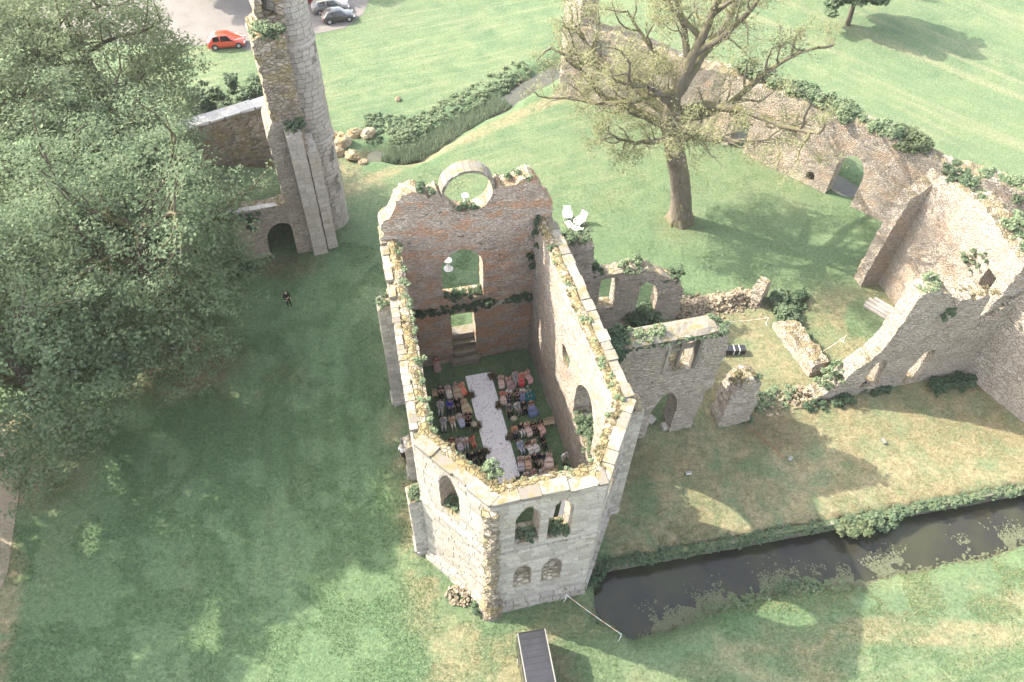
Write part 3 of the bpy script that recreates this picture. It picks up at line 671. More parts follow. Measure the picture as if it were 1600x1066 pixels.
for i in range(26):
    t0, t1 = 2 * math.pi * i / 26, 2 * math.pi * (i + .96) / 26; mb = MB(); V = []
    ro = (1.78 if math.sin((t0 + t1) / 2) > -.2 else 1.86) + r_.uniform(-.03, .03)
    for dd in (.02 + r_.uniform(-.03, .03), 1.15):
        for (rr, t) in ((1.60, t0), (ro, t0), (ro, t1), (1.60, t1)):
            x, y = a + e * (OC + rr * math.cos(t)) + n * dd; V.append((x, y, OZ + rr * math.sin(t)))
    mb.add(V, [(0, 1, 2, 3), (7, 6, 5, 4), (0, 4, 5, 1), (1, 5, 6, 2), (2, 6, 7, 3), (3, 7, 4, 0)]); o = mb.build('voussoir', M['coping'] if math.sin((t0 + t1) / 2) > .1 else M['rubble'], gw)
mb = MB()
for j in range(10):
    u0, u1 = 11.7 * j / 10, 11.7 * (j + .98) / 10; z0 = 6.45 + r_.uniform(-.06, .06)
    q = [a + e * u0 - n * r_.uniform(.2, .3), a + e * u1 - n * r_.uniform(.2, .3), a + e * u1 + n * .1, a + e * u0 + n * .1]
    mb.add([(*p, z0 - .22) for p in q] + [(*p, z0) for p in q], [(0, 3, 2, 1), (4, 5, 6, 7), (0, 1, 5, 4), (1, 2, 6, 5), (2, 3, 7, 6), (3, 0, 4, 7)])
mb.build('ledge', M['stone_is'], gw)
for i, (z, s0) in enumerate(((.55, 10.95), (1.15, 11.4), (1.75, 11.85), (2.35, 12.25))):
    x, y = ch(-.68, s0 + .42); mobj('step', block_mesh(M['coping'], i), gw, (x, y, z - .28), (0, 0, AXA), (2.35 if i == 0 else 1.95, .9, .56))
# scar of the lost corner buttress on the apse
V = []; F = []; nz, na = 34, 12; cx, cy = ch(-3.12, -8.85)
for i in range(nz + 1):
    z = -.4 + 13.9 * i / nz; rad = .40 + (.55 * max(0, 1.6 - z) / 2.0) + .05 * (1 - z / 14)
    for j in range(na):
        t = 2 * math.pi * j / na; px, py = cx + rad * math.cos(t), cy + rad * math.sin(t); d = .22 * n3((px * 1.0, py, z), 2.2) + .16 * n3((px, py, z), 5.)
        V.append((px + d * math.cos(t), py + d * math.sin(t), z))
for i in range(nz):
    for j in range(na): F.append((i * na + j, i * na + (j + 1) % na, (i + 1) * na + (j + 1) % na, (i + 1) * na + j))
F.append(tuple(nz * na + j for j in range(na))); mobj('corner_scar', mesh_py('corner_scar', V, F, M['core']), chapel)
def buttress(w0, w1, s0, s1, z, seed, out, top='mossy', parent=chapel, individual=False):
    """out = -1 or 1, the w side it stands out to"""
    r = random.Random(seed); b = wall('buttress', (w0, s0), (w1, s0), s1 - s0, [(0, -.4), (w1 - w0, -.4), (w1 - w0, z), ((w1 - w0) * .5, z + r.uniform(-.1, .15)), (0, z - .2)], [], M['inner'], parent, 1, rough=.01, rag=.0, seed=seed)
    wo = w0 if out < 0 else w1; g_ = []
    A = np.array(ch(w0, s0)); g_.append((courses(w1 - w0, 0, z - .25, [], r, (.38, .5), (.4, .7)), A, BV, -AV))
    A = np.array(ch(wo, s0)); g_.append((courses(s1 - s0, 0, z - .25, [], r, (.38, .5), (.45, .8)), A, AV, BV * out))
    if individual:
        for (rc, A, e_, no) in g_: lay_blocks('stone', rc, A, e_, no, M['stone'], b, seed=seed)
    else: join_blocks('ashlar_facing', g_, M['stone_is'], b, seed=seed)
    A = np.array(ch(w0, s0)); join_blocks('plinth', [(courses(w1 - w0, -.3, .5, [], r), A, BV, -AV), (courses(s1 - s0, -.3, .5, [], r), np.array(ch(wo, s0)), AV, BV * out)], M['stone_is'], b, depth=.5, proud=(.12, .16), seed=seed + 1)
    return b
buttress(-7.15, -6.2, -4.15, -2.95, 7.4, 51, -1, individual=True); buttress(6.0, 7.05, -4.2, -2.9, 12.6, 52, 1, individual=True)
buttress(-6.95, -5.9, 8.3, 9.5, 11.2, 53, -1); buttress(-6.75, -6.1, 1.6, 2.6, 4.2, 54, -1)

# ------------------------------------------------------------------ cross wall with mullioned window
cw = empty('cross_wall', (*ch(10.5, 1.9), 0), 0, 'grey rubble wall with mullioned window above a broken arch, joined to chapel side', 'wall')
def kid(o, par):
    o.parent = par; o.matrix_parent_inverse = Matrix.Translation(-Vector(par.location)) if par.rotation_euler.z == 0 else (Matrix.LocRotScale(par.location, par.rotation_euler, None)).inverted(); return o
c1 = wall('wall_body', (5.85, 1.25), (15.5, 1.25), 1.45, [(0, -.4), (9.0, -.4), (8.9, 1.8), (9.15, 3.6), (9.0, 4.4), (9.5, 5.5), (9.4, 7.0), (9.65, 8.7), (9.3, 10.4), (9.0, 11.2), (8.5, 11.55), (6, 11.6), (3, 11.5), (0, 11.4)],
          [[(5.3, 8.0), (7.35, 7.9), (7.3, 11.05), (5.3, 11.1)], arch(5.2, 7.15, -.1, 3.3, 5.3, 2.0)], M['grey_rubble'], None, 1, rough=.09, rag=.12, seed=8, st=.42, top_lump=.1)
kid(c1, cw)
a, e, n, L = edge_frame((5.85, 1.25), (15.5, 1.25)); rotz = AXA
def bar(name, u, v, z, du, dv, dz, mat, par, A=a, E_=e, N_=n):
    c = A + E_ * u + N_ * v; o = mobj(name, block_mesh(mat, 1), None, (c[0], c[1], z), (0, 0, math.atan2(E_[1], E_[0])), (du, dv, dz)); return kid(o, par)
bar('mullion', 6.32, .45, 9.5, .2, .34, 3.2, M['coping'], cw); bar('transom', 5.8, .45, 9.95, .86, .3, .2, M['coping'], cw); bar('transom', 6.85, .45, 9.95, .86, .3, .2, M['coping'], cw)
for u in (5.2, 7.42): bar('jamb_stone', u, .2, 9.5, .24, .5, 3.3, M['coping'], cw)
bar('lintel', 6.3, .2, 11.2, 2.5, .5, .26, M['coping'], cw)
mb = MB(); V = []
for i in range(20):
    for j in range(5):
        p = a + e * (2.2 + 6.2 * i / 19) + n * (-.06 + 1.55 * j / 4); V.append((p[0], p[1], 11.62 + (.14 * n3((p[0], p[1], 2.), 1.7) + .1 if 0 < j < 4 else -.08)))
mb.add(V, [(i * 5 + j, (i + 1) * 5 + j, (i + 1) * 5 + j + 1, i * 5 + j + 1) for i in range(19) for j in range(4)]); kid(mb.build('wall_head', M['coping'], None), cw)
for (w, s, sz) in ((11.9, 2.6, .8), (12.9, 1.7, .7), (11.6, 3.8, .6)):
    x, y = ch(w, s); o = mobj('fallen_block', block_mesh(M['stone'], 2), None, (x, y, sz * .16), (.1, .2, w), (sz, sz * .8, sz * .5)); tag(o, f'squared pale block lying under the broken arch, {["widest", "middle sized", "smallest"][[.8, .7, .6].index(sz)]} of three', 'stone block')

pier = wall('masonry_pier', (16.9, .75), (19.2, .75), 1.6, [(0, -.3), (2.4, -.3), (2.35, 2), (2.1, 5.0), (1.4, 5.5), (.6, 5.3), (.1, 4.5), (-.1, 1.2)], [], M['grey_rubble'], None, 1, rough=.14, rag=.12, seed=9, top_lump=.3)
tag(pier, 'isolated stub of rubble pier with golden mossy top beside the cross wall', 'pier')

# ------------------------------------------------------------------ ruined range behind, rubble bank, low wall
mid = wall('window_wall_ruin', (5.6, 12.0), (18.2, 12.0), 1.2, [(0, -.4), (12.6, -.4), (12.3, 1.3), (12.0, 3.8), (11.4, 4.7), (10.4, 5.2), (9.0, 6.3), (7.9, 6.5), (7.2, 7.0), (6.4, 6.7), (6.2, 6.75), (4.7, 6.85), (4.3, 7.2), (4.0, 7.1), (3.8, 10.0), (2.4, 10.4), (1.2, 10.8), (0, 11)],
           [[(4.75, 2.9), (6.2, 2.8), (6.15, 6.2), (4.75, 6.3)], [(8.2, .2), (10.0, .2), (10.0, 3.2), (9.7, 4.3), (8.6, 5.2), (8.2, 4.4)]], M['grey_rubble'], None, 1, rough=.10, rag=.16, seed=10, top_lump=.3)
tag(mid, 'broken grey wall of tall pillar and empty window frame topped with ivy', 'wall')
stub = wall('wall_stub', (25.0, 11.4), (26.3, 12.4), .9, [(0, -.3), (1.6, -.3), (1.5, 1.4), (1.1, 2.6), (.5, 2.7), (.1, 1.6)], [], M['flint'], None, 1, rough=.16, rag=.15, seed=11, top_lump=.3)
tag(stub, 'short pale upright stub of wall at end of the rubble bank', 'wall')
low = wall('low_wall', (25.3, 9.2), (25.9, 3.6), 1.35, [(0, -.3), (5.6, -.3), (5.6, 1.5), (4.4, 1.75), (3.2, 1.4), (2.0, 1.7), (.8, 1.3), (0, .6)], [], M['flint'], None, 1, rough=.14, rag=.12, seed=12, top_lump=.3)
tag(low, 'low thick broken stone wall standing alone in the yard', 'wall')
def rubble(name, fn, n, size, mat, label, seed, kind='stuff'):
    r = random.Random(seed); V = []; F = []; base = [np.array(v.co) for v in unit_block(1).vertices]; me0 = unit_block(2); fs = [tuple(p.vertices) for p in me0.polygons]; bv = np.array([v.co for v in me0.vertices])
    for i in range(n):
        x, y, z = fn(r); s = r.uniform(*size); Rm = np.array(Matrix.Rotation(r.uniform(0, 6.28), 3, Vector((r.gauss(0, 1), r.gauss(0, 1), r.gauss(0, 1))).normalized()))
        b = len(V); V += [tuple(v) for v in (bv * np.array([s, s * r.uniform(.6, 1), s * r.uniform(.5, .9)])) @ Rm.T + np.array([x, y, z])]; F += [tuple(b + i for i in f) for f in fs]
    o = mobj(name, mesh_py(name, V, F, mat)); return tag(o, label, None if kind == 'stuff' else 'rubble', kind=kind)
M['rub_is'] = blockmat('loose_rubble', (.235, .19, .135), .35, .6, island=True)
def bank(r):
    w = r.uniform(17.8, 25.2); v = r.gauss(0, .55); h = max(.05, 1.25 * math.exp(-(v / .7) ** 2) * (.7 + .5 * n3((w, 0, 0), .5))); x, y = ch(w, 12.6 + v); return x, y, r.uniform(.1, 1) * h
rubble('rubble_bank', bank, 1300, (.12, .34), M['rub_is'], 'long tumbled bank of ochre rubble stones behind the cross wall', 3)
def heap(cx, cy, rx, ry, h):
    def f(r):
        t, q = r.uniform(0, 6.28), r.random() ** .5; return cx + rx * q * math.cos(t), cy + ry * q * math.sin(t), h * (1 - q) * r.uniform(.3, 1) + .05
    return f
rubble('rubble_heap', heap(-2.7, 19.4, 1.1, .7, .6), 150, (.08, .26), M['rub_is'], 'small heap of ochre rubble at the foot of the apse', 4)
rubble('rubble_spill', heap(*ch(21.5, 2.0), 2.8, 1.3, .5), 90, (.06, .22), M['rub_is'], 'scattered stones between the pier and long ruined wall', 5)
rubble('rubble_foot', heap(*ch(24.5, 2.0), 1.6, 1.0, .9), 120, (.08, .28), M['rub_is'], 'tumbled stones at the low end of the long ruined wall', 6)

# ------------------------------------------------------------------ roofless range on the right
rg = empty('roofless_range', (*ch(31, 2), 0), 0, 'roofless flint range with tall sunlit side wall and shaded pierced front wall', 'ruin')
f1 = wall('front_wall', (24, 1.25), (38.6, 1.25), 1.35, [(0, -.4), (14.6, -.4), (14.6, 9.5), (13.7, 8.3), (12.9, 6.6), (12.4, 6.0), (11.8, 8.2), (11.5, 9.8), (10.1, 9.85), (9.1, 10.1), (8.75, 9.3), (7.9, 10.9), (6.3, 11.7), (5.25, 11.5), (5.0, 7.6), (4.35, 4.4), (3.2, 3.2), (2.2, 1.4), (1.0, .4)],
          [[(4.75, .9), (6.3, .75), (6.0, 3.6), (5.6, 4.15), (4.95, 3.9)], [(8.7, .1), (10.1, .1), (10.2, 3.2), (9.8, 4.4), (9.0, 4.1), (8.6, 2.2)]], M['grey_rubble'], None, 1, rough=.09, rag=.15, seed=13, st=.5, top_lump=.3); kid(f1, rg)
f2 = wall('side_wall', (37.0, 1.6), (37.0, 12.4), 1.7, [(0, -.4), (10.8, -.4), (10.8, 11.4), (10, 12.3), (8, 12.7), (6.6, 13.2), (4, 13.0), (2, 12.7), (0, 12.4)], [[(1.1, 7.7), (2.1, 7.8), (2.1, 10.0), (1.1, 9.9)]], M['flint'], None, -1, rough=.10, rag=.15, seed=14, st=.5, top_lump=.3); kid(f2, rg)
f3 = wall('return_wall', (35.2, 11.8), (37.4, 11.8), 1.2, [(0, -.4), (2.2, -.4), (2.2, 11.9), (1.5, 11.0), (.9, 10.3), (.35, 9.9), (.15, 7.5), (0, 4)], [], M['flint'], None, 1, rough=.13, rag=.10, seed=15, top_lump=.2); kid(f3, rg)
f4 = wall('outer_wall', (41.2, -7.0), (38.5, 1.3), 1.6, [(0, -.4), (8.7, -.4), (8.7, 9.3), (6, 10.0), (3, 10.3), (0, 10)], [], M['grey_rubble'], None, -1, rough=.09, rag=.12, seed=16, st=.55); kid(f4, rg)
f5 = wall('inner_pier', (36.1, 5.6), (36.1, 8.2), 1.0, [(0, -.3), (2.6, -.3), (2.4, 2.0), (1.6, 3.2), (.9, 2.4), (.2, 2.6)], [], M['flint'], None, -1, rough=.16, rag=.15, seed=17); kid(f5, rg)
ts = empty('timber_stack', (*ch(35.7, 8.6), 0), AXA + math.radians(-60), 'weathered grey timbers laid in a stack at foot of the flint side wall', 'timber')
for i in range(7):
    mobj('timber', block_mesh(M['grey_wood'], i), ts, (r_.uniform(-.15, .15), -.7 + .24 * i, .16 + .12 * (i % 2)), (0, 0, r_.uniform(-.03, .03)), (3.1 + r_.uniform(-.2, .2), .2, .2))

# ------------------------------------------------------------------ long flint wall with gateways
fw = empty('flint_wall', (20.3, 69.9, 0), 0, 'long high flint wall pierced by gateways with bushes along its head', 'wall')
top = [(46, 8.6), (40, 8.8), (34, 8.5), (28.2, 8.7), (24, 8.2), (21.3, 7.8), (17.6, 8.3), (13.8, 8.3), (9.9, 8.0), (6.2, 7.9), (1.9, 7.6), (0, 7.6)]
w1 = wall('wall_body', (20.34, 69.9), (20.34 + .764 * 46, 69.9 - .645 * 46), 1.9, [(0, -.8), (46, -.8)] + top, [arch(2.1, 3.9, -.5, 2.6, 4.1, 2.), arch(13.35, 16.05, -.5, 3.6, 5.2, 2.), arch(10.95, 11.8, .6, 1.2, 1.65, 2.)], M['flint'], None, 1, rough=.07, rag=.12, seed=18, st=.6, top_lump=.3, world=True); kid(w1, fw)
w2 = wall('wall_body', (4.0, 77.05), (20.34, 69.9), 1.8, [(0, -.8), (17.8, -.8), (17.8, 7.6), (14, 7.4), (11, 7.9), (8.3, 8.3), (6.0, 8.6), (4.0, 8.4), (2.2, 8.6), (1.0, 8.0)], [[(3.9, 5.8), (5.6, 5.8), (5.6, 7.6), (3.9, 7.6)]], M['flint'], None, 1, rough=.08, rag=.15, seed=19, st=.6, top_lump=.2, world=True); kid(w2, fw)
w3 = wall('tower_shaft', (4.3, 78.3), (5.9, 76.2), 2.3, [(0, -.8), (2.64, -.8), (2.6, 8), (2.5, 20), (.1, 20), (0, 8)], [], M['flint'], None, 1, rough=.07, rag=.06, seed=26, st=.5, world=True); kid(w3, fw)
mbp = MB(); a_ = np.array([4.0, 77.05]); e_ = np.array([.916, -.401]); n_2 = np.array([.401, .916])
q = [a_ + e_ * 3.8 + n_2 * .5, a_ + e_ * 5.7 + n_2 * .5, a_ + e_ * 5.7 + n_2 * .7, a_ + e_ * 3.8 + n_2 * .7]
mbp.add([(*p, 5.7) for p in q] + [(*p, 7.7) for p in q], [(0, 1, 5, 4), (1, 2, 6, 5), (2, 3, 7, 6), (3, 0, 4, 7), (4, 5, 6, 7)]); kid(mbp.build('blocked_window', M['tower_is'], None), fw)

# ------------------------------------------------------------------ the tall tower fragment
tw = empty('tower_ruin', (-17.6, 54, 0), 0, 'tall broken church tower fragment with round stair turret and buttresses', 'tower')
lo = wall('lower_pier', (-19.6, 50.35), (-16.9, 51.35), 3.6, [(0, -.4), (2.9, -.4), (2.9, 13.5), (1.9, 13.7), (.6, 13.8), (.3, 13.2), (0, 12.6)], [], M['grey_rubble'], None, 1, rough=.05, rag=.06, seed=20, world=True); kid(lo, tw)
up = wall('upper_pier', (-19.0, 50.6), (-16.85, 51.45), 3.6, [(0, 13.2), (2.3, 13.2), (2.25, 20.6), (1.6, 20.9), (.7, 20.7), (0, 20.5)], [], M['core'], None, 1, rough=.13, rag=.12, seed=21, world=True, st=.32, top_lump=.2); kid(up, tw)
fr = wall('stair_fragment', (-18.9, 52.4), (-17.1, 53.2), 2.2, [(0, 20), (1.95, 20), (1.95, 27.5), (1.5, 27), (1.45, 21.2), (.5, 21.2), (.45, 26), (0, 25.5)], [], M['core'], None, 1, rough=.1, rag=.12, seed=22, world=True); kid(fr, tw)
tc = np.array([-17.55, 55.15]); rt = random.Random(8); V = []; F = []; q = [(0, 1, 2, 3), (0, 4, 5, 1), (1, 5, 6, 2), (2, 6, 7, 3), (3, 7, 4, 0)]
slits = [(17.6, -12, 1.1), (7.8, -28, 1.0), (5.0, -30, 1.1)]
z = -.3
while z < 28:
    hgt = rt.uniform(.36, .5); rad = 1.78 if z < 6 else (1.72 if z < 18.4 else 1.66); k = 17; off = rt.random()
    for i in range(k):
        t0, t1 = 2 * math.pi * (i + off) / k, 2 * math.pi * (i + off + .985) / k; tm = math.degrees((t0 + t1) / 2) % 360
        if tm > 180: tm -= 360
        if any(abs(z + hgt / 2 - sz) < hh / 2 + .2 and abs(tm - sa) < 10 for sz, sa, hh in slits): continue
        R1 = rad + rt.uniform(-.025, .025); b = len(V); g_ = .006; zt = z + hgt - .014
        for (R_, ins) in ((R1, .012), (R1 - .45, 0)):
            for (t, zz) in ((t0 + g_, z + ins), (t1 - g_, z + ins), (t1 - g_, zt - ins), (t0 + g_, zt - ins)): V.append((tc[0] + R_ * math.cos(t), tc[1] + R_ * math.sin(t), zz))
        F += [tuple(b + j for j in f) for f in q]
    z += hgt
tag(kid(mobj('turret_facing', mesh_py('turret_facing', V, F, M['tower_is'])), tw), kind='stuff')
mb = MB().cyl((*tc, -.4), (*tc, 27.8), 1.5, n=24); kid(mb.build('turret_core', M['backing'], None), tw)
for zz, rr in ((18.3, 1.82), (9.6, 1.84)): kid(MB().cyl((*tc, zz), (*tc, zz + .22), rr, rr - .06, 28).build('turret_band', M['tower_is'], None), tw)
def tbutt(p0, p1, th, z, seed):
    a = np.array(p0); b = np.array(p1); L = float(np.hypot(*(b - a))); e = (b - a) / L; n = np.array([-e[1], e[0]]); r = random.Random(seed)
    o = wall('buttress', p0, p1, th, [(0, -.4), (L, -.4), (L, z), (0, z)], [], M['backing'], None, 1, rough=.01, rag=0, seed=seed, world=True); kid(o, tw)
    for rects, aa, ee, no in ((courses(L, 0, z, [], r, (.42, .56), (.45, .75)), a, e, -n), (courses(th, 0, z, [], r, (.42, .56), (.5, .9)), b, n, e)):
        n0 = set(bpy.data.objects); lay_blocks('stone', rects, aa, ee, no, M['tower'], None, seed=seed)
        for s_ in set(bpy.data.objects) - n0: s_.parent = o; s_.matrix_parent_inverse = kid_inv(o, tw)
    # sloping cap
    mb = MB(); c = [a, b, b + n * th, a + n * th]; mb.add([(*c[0], z - .05), (*c[1], z - .05), (*c[2], z + .8), (*c[3], z + .8), (*c[2], z - .1), (*c[3], z - .1)], [(0, 1, 2, 3), (1, 4, 2), (0, 3, 5)]); kid(mb.build('weathered_cap', M['tower_is'], None), tw)
def kid_inv(o, par): return Matrix.Identity(4)
tbutt((-18.05, 50.15), (-16.95, 50.62), 1.0, 12.8, 71); tbutt((-16.95, 51.0), (-16.15, 51.4), 1.6, 10.6, 72)
aw = empty('arch_wall', (-23, 49.6, 0), 0, 'low shaded wall with dark vaulted archway joined to the tower', 'wall')
a1 = wall('wall_body', (-29, 47.53), (-18.7, 50.97), 1.4, [(0, -.4), (10.9, -.4), (10.9, 6.4), (10.2, 5.7), (8.5, 5.4), (5, 5.4), (0, 5.3)], [arch(7.45, 10.5, -.2, 1.7, 3.65, 2.2, 16)], M['grey_rubble'], None, 1, rough=.07, rag=.06, seed=23, world=True); kid(a1, aw)
e_ = np.array([.9486, .3165]); n_2 = np.array([-.3165, .9486]); a_ = np.array([-29, 47.53]); V = []; F = []; prof_ = arch(7.45, 10.5, -.2, 1.7, 3.65, 2.2, 16)
for d_ in (1.35, 5.0):
    for (u, z) in prof_: p = a_ + e_ * u + n_2 * d_; V.append((p[0], p[1], z))
m = len(prof_); F = [(i, (i + 1) % m, m + (i + 1) % m, m + i) for i in range(1, m)] + [tuple(range(m, 2 * m))]; kid(mobj('vault', mesh_py('vault', V, F, M['grey_rubble'])), aw)  # end face added to close the passage so it stays dark
V = [(*(a_ + e_ * u + n_2 * d), z) for (u, d, z) in ((0, 1.3, 4.9), (10.5, 1.3, 4.9), (10.5, 5.2, 5.2), (0, 9, 5.2), (10.5, 5.2, -.3), (0, 9, -.3))]; kid(mobj('terrace', mesh_py('terrace', V, [(0, 1, 2, 3), (3, 2, 4, 5)], M['lawn'])), aw)
for j in range(9):
    p = a_ + e_ * (1.0 + 1.05 * j) + n_2 * .35; kid(mobj('coping_slab', block_mesh(M['pale'], j), None, (p[0], p[1], 5.45), (0, 0, math.atan2(e_[1], e_[0])), (1.0, .5, .14)), aw)
gwl = empty('garden_wall', (-27, 57, 0), 0, 'brown rubble wall with broad white coping running from tower into the trees', 'wall')
p0_, p1_ = (-33.5, 52.0), (-21.0, 60.3)
g1 = wall('wall_body', p0_, p1_, 1.2, [(0, -.4), (15, -.4), (15, 9.3), (0, 9.3)], [], M['core'], None, 1, rough=.12, rag=.02, seed=24, world=True, st=.6); kid(g1, gwl)
e_ = np.array(p1_) - np.array(p0_); e_ /= np.hypot(*e_); n_2 = np.array([-e_[1], e_[0]])
for j in range(11):
    p = np.array(p0_) + e_ * (.7 + 1.36 * j) + n_2 * .62; kid(mobj('coping_slab', block_mesh(M['pale'], j), None, (p[0], p[1], 9.38), (0, 0, math.atan2(e_[1], e_[0])), (1.34, 1.35, .22)), gwl)
# ------------------------------------------------------------------ moat retaining wall
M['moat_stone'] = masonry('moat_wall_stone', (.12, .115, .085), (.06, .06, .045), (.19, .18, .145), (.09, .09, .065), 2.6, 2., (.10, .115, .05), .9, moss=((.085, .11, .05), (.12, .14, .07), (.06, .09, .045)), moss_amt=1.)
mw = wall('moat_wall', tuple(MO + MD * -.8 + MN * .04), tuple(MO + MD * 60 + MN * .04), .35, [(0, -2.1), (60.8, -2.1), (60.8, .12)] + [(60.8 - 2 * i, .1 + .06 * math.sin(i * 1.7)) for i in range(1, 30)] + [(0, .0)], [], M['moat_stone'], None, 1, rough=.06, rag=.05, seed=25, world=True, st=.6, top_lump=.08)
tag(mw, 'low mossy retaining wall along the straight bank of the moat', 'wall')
def boulder(x, y, s, seed, label, squash=.7):
    bm = bmesh.new(); bmesh.ops.create_icosphere(bm, subdivisions=3, radius=1.); 
    for v in bm.verts:
        d = 1 + .35 * n3(v.co + Vector((seed * 3.1, 0, 0)), 1.1) + .12 * n3(v.co, 3.1); q_ = .35; v.co = Vector([round(c * d / q_) * q_ * .55 + c * d * .45 for c in v.co])
    me = bpy.data.meshes.new('boulder'); bm.to_mesh(me); bm.free(); me.materials.append(M['boulder'])
    o = mobj('boulder', me, None, (x, y, hz(x, y) + s * squash * .45), (0, 0, seed), (s, s * .85, s * squash)); tag(o, label, 'boulder', 'boulders at the head of the stream')
M['boulder'] = masonry('boulder_stone', (.29, .235, .165), (.16, .12, .08), (.36, .31, .25), (.27, .22, .16), 1.2, 1., (.30, .185, .075), .6, bump=.7, mortar_w=.01)
for i, (x, y, s, lb) in enumerate(((-19.4, 67.4, 1.0, 'large pale ochre boulder against the tower side of the stream'), (-18.2, 66.7, 1.25, 'largest angular pale boulder at the stream head'), (-17.2, 68.2, .9, 'ochre boulder half hidden in the nettles'),
        (-15.8, 68.2, .95, 'rounded ochre boulder standing apart on the nettle bank'), (-18.3, 65.0, .8, 'dark mossy boulder under the largest boulder'), (-16.9, 64.4, 1.0, 'flat ochre boulder at the edge of the bare path'),
        (-15.7, 63.7, .6, 'small orange boulder at the stream mouth'), (-13.5, 74.8, .45, 'lone small stone up on the grass bank'))): boulder(x, y, s * .8, i + 1, lb, .55 if i in (5, 6) else .75)
# ------------------------------------------------------------------ trees
def limb(p, d, L, r0, rng, seg=6, wig=.25, lift=.0, taper=.35):
    pts = [np.array(p, float)]; d = np.array(d, float); d /= np.linalg.norm(d)
    for i in range(seg):
        d = d + rng.normal(size=3) * wig * .5 + np.array([0, 0, lift]); d /= np.linalg.norm(d); pts.append(pts[-1] + d * L / seg)
    rad = list(np.linspace(r0, r0 * taper, seg + 1)); return np.array(pts), rad
def at(pts, t):
    x = t * (len(pts) - 1); i = min(int(x), len(pts) - 2); f = x - i; return pts[i] * (1 - f) + pts[i + 1] * f, pts[i + 1] - pts[i]
def side_dir(T, rng, ang):
    T = T / np.linalg.norm(T); q = rng.normal(size=3); q -= q.dot(T) * T; q /= np.linalg.norm(q); o = T * math.cos(ang) + q * math.sin(ang); o[2] = o[2] if o[2] > -.15 else -.15 + .2 * (o[2] + .15); return o
def plane_tree_meshes(seed, R=9., zc=10., up=10., dn=7., nclump=1250, per=150, leaf=.19, limbs=13, leafm='leaf_plane', trunk_r=.75, barkm='bark_dark', thr=-.30, crad=(.8, 1.6)):
    rng = np.random.default_rng(seed); lines = []; tr, rr = limb((0, 0, -.3), (0.03, .02, 1), zc + up * .55, trunk_r, rng, 8, .10); lines.append((tr, rr)); tips = []
    for k in range(limbs):
        t = .30 + .70 * k / (limbs - 1); p, _ = at(tr, t); a = k * 2.4 + rng.random(); el = .05 + .8 * t * rng.random()
        l0, r0 = limb(p, (math.cos(a), math.sin(a), el), R * rng.uniform(.65, .95), .28 * (1.2 - .5 * t), rng, 7, .3, .03); lines.append((l0, r0))
        for j in range(7):
            p2, T2 = at(l0, .25 + .75 * j / 6); l1, r1 = limb(p2, side_dir(T2, rng, rng.uniform(.5, 1.1)), R * rng.uniform(.2, .4), .08, rng, 4, .35, .05); lines.append((l1, r1)); tips += [l1[-1], l1[2]]
    d = rng.normal(size=(nclump, 3)); d /= np.linalg.norm(d, axis=1)[:, None]
    lump = np.array([1 + .30 * n3(v, 1.7) + .24 * n3(v, 3.9) for v in d]); rad = rng.uniform(.30, 1., nclump) ** .5 * lump
    C = d * rad[:, None] * np.array([R, R, 1.]); C[:, 2] *= np.where(d[:, 2] > 0, up, dn); C[:, 2] += zc
    keepm = np.array([n3(c, .28) + .5 * n3(c, .8) > thr for c in C]); C = C[keepm]
    C = np.concatenate([C, np.array(tips)]); cr = rng.uniform(crad[0], crad[1], len(C))
    V, F = clump_leaves(C, cr, per, leaf, rng, .35, .6)
    return tubes_mesh('trunk', lines, M[barkm]), mesh_fast('crown', V, F, M[leafm])
def put_tree(name, meshes, loc, rz, sc, label, group=None, cat='tree'):
    o = empty(name, loc, rz, label, cat, group); o.scale = (sc, sc, sc); mobj('trunk', meshes[0], o); mobj('crown', meshes[1], o)
    if len(meshes) > 2: tag(mobj('twigs', meshes[2], o), kind='stuff')
    return o
PT = [plane_tree_meshes(3, 9.4, 10., 11., 7.2, 2300, 30, .155, 16, crad=(.45, 1.15)), plane_tree_meshes(5, 8.8, 9., 10., 7., 1800, 30, .155, 16, crad=(.45, 1.15)), plane_tree_meshes(9, 8.8, 12., 10., 8., 1800, 28, .155, 16, leafm='leaf_pale', thr=-.26, crad=(.45, 1.15))]
AVT = plane_tree_meshes(17, 8.0, 15., 9., 8., 50, 150, .28, 3, thr=-.6, crad=(.5, 1.4))
put_tree('plane_tree', PT[0], (-27.2, 38.3, 0), .4, 1.0, 'broad leafy plane tree overhanging the shaded arch and lawn', 'plane trees on the left')
put_tree('plane_tree', PT[1], (-33.4, 31.2, 0), 2.2, 1.0, 'plane tree whose low boughs reach the worn earth by the track', 'plane trees on the left')
put_tree('plane_tree', PT[2], (-36.8, 60, 0), 1.0, 1.0, 'paler yellow green plane tree over the end of the white coped wall', 'plane trees on the left')
put_tree('plane_tree', PT[2], (-42, 53, 0), 4.0, 1.0, 'paler yellow green plane tree standing deeper among the plane trees', 'plane trees on the left')
put_tree('plane_tree', PT[1], (-33.4, 47.8, 0), 5.1, 1.0, 'darker plane tree between the two paler plane trees and the lawn', 'plane trees on the left')
for x, y, rz, s, lb in ((-43.5, 24.5, .6, .95, 'nearest of the avenue'), (-42, 12.5, 3.3, .9, 'second of the avenue'), (-51, 30, 2.1, 1.3, 'third of the avenue'), (-50, 17, 4.4, 1.25, 'fourth of the avenue'), (-46, 2, 1.1, 1.0, 'last of the avenue')):
    put_tree('plane_tree', AVT, (x, y, 0), rz, s, f'thin crowned plane tree shading the left lawn, {lb}', 'plane trees on the left')

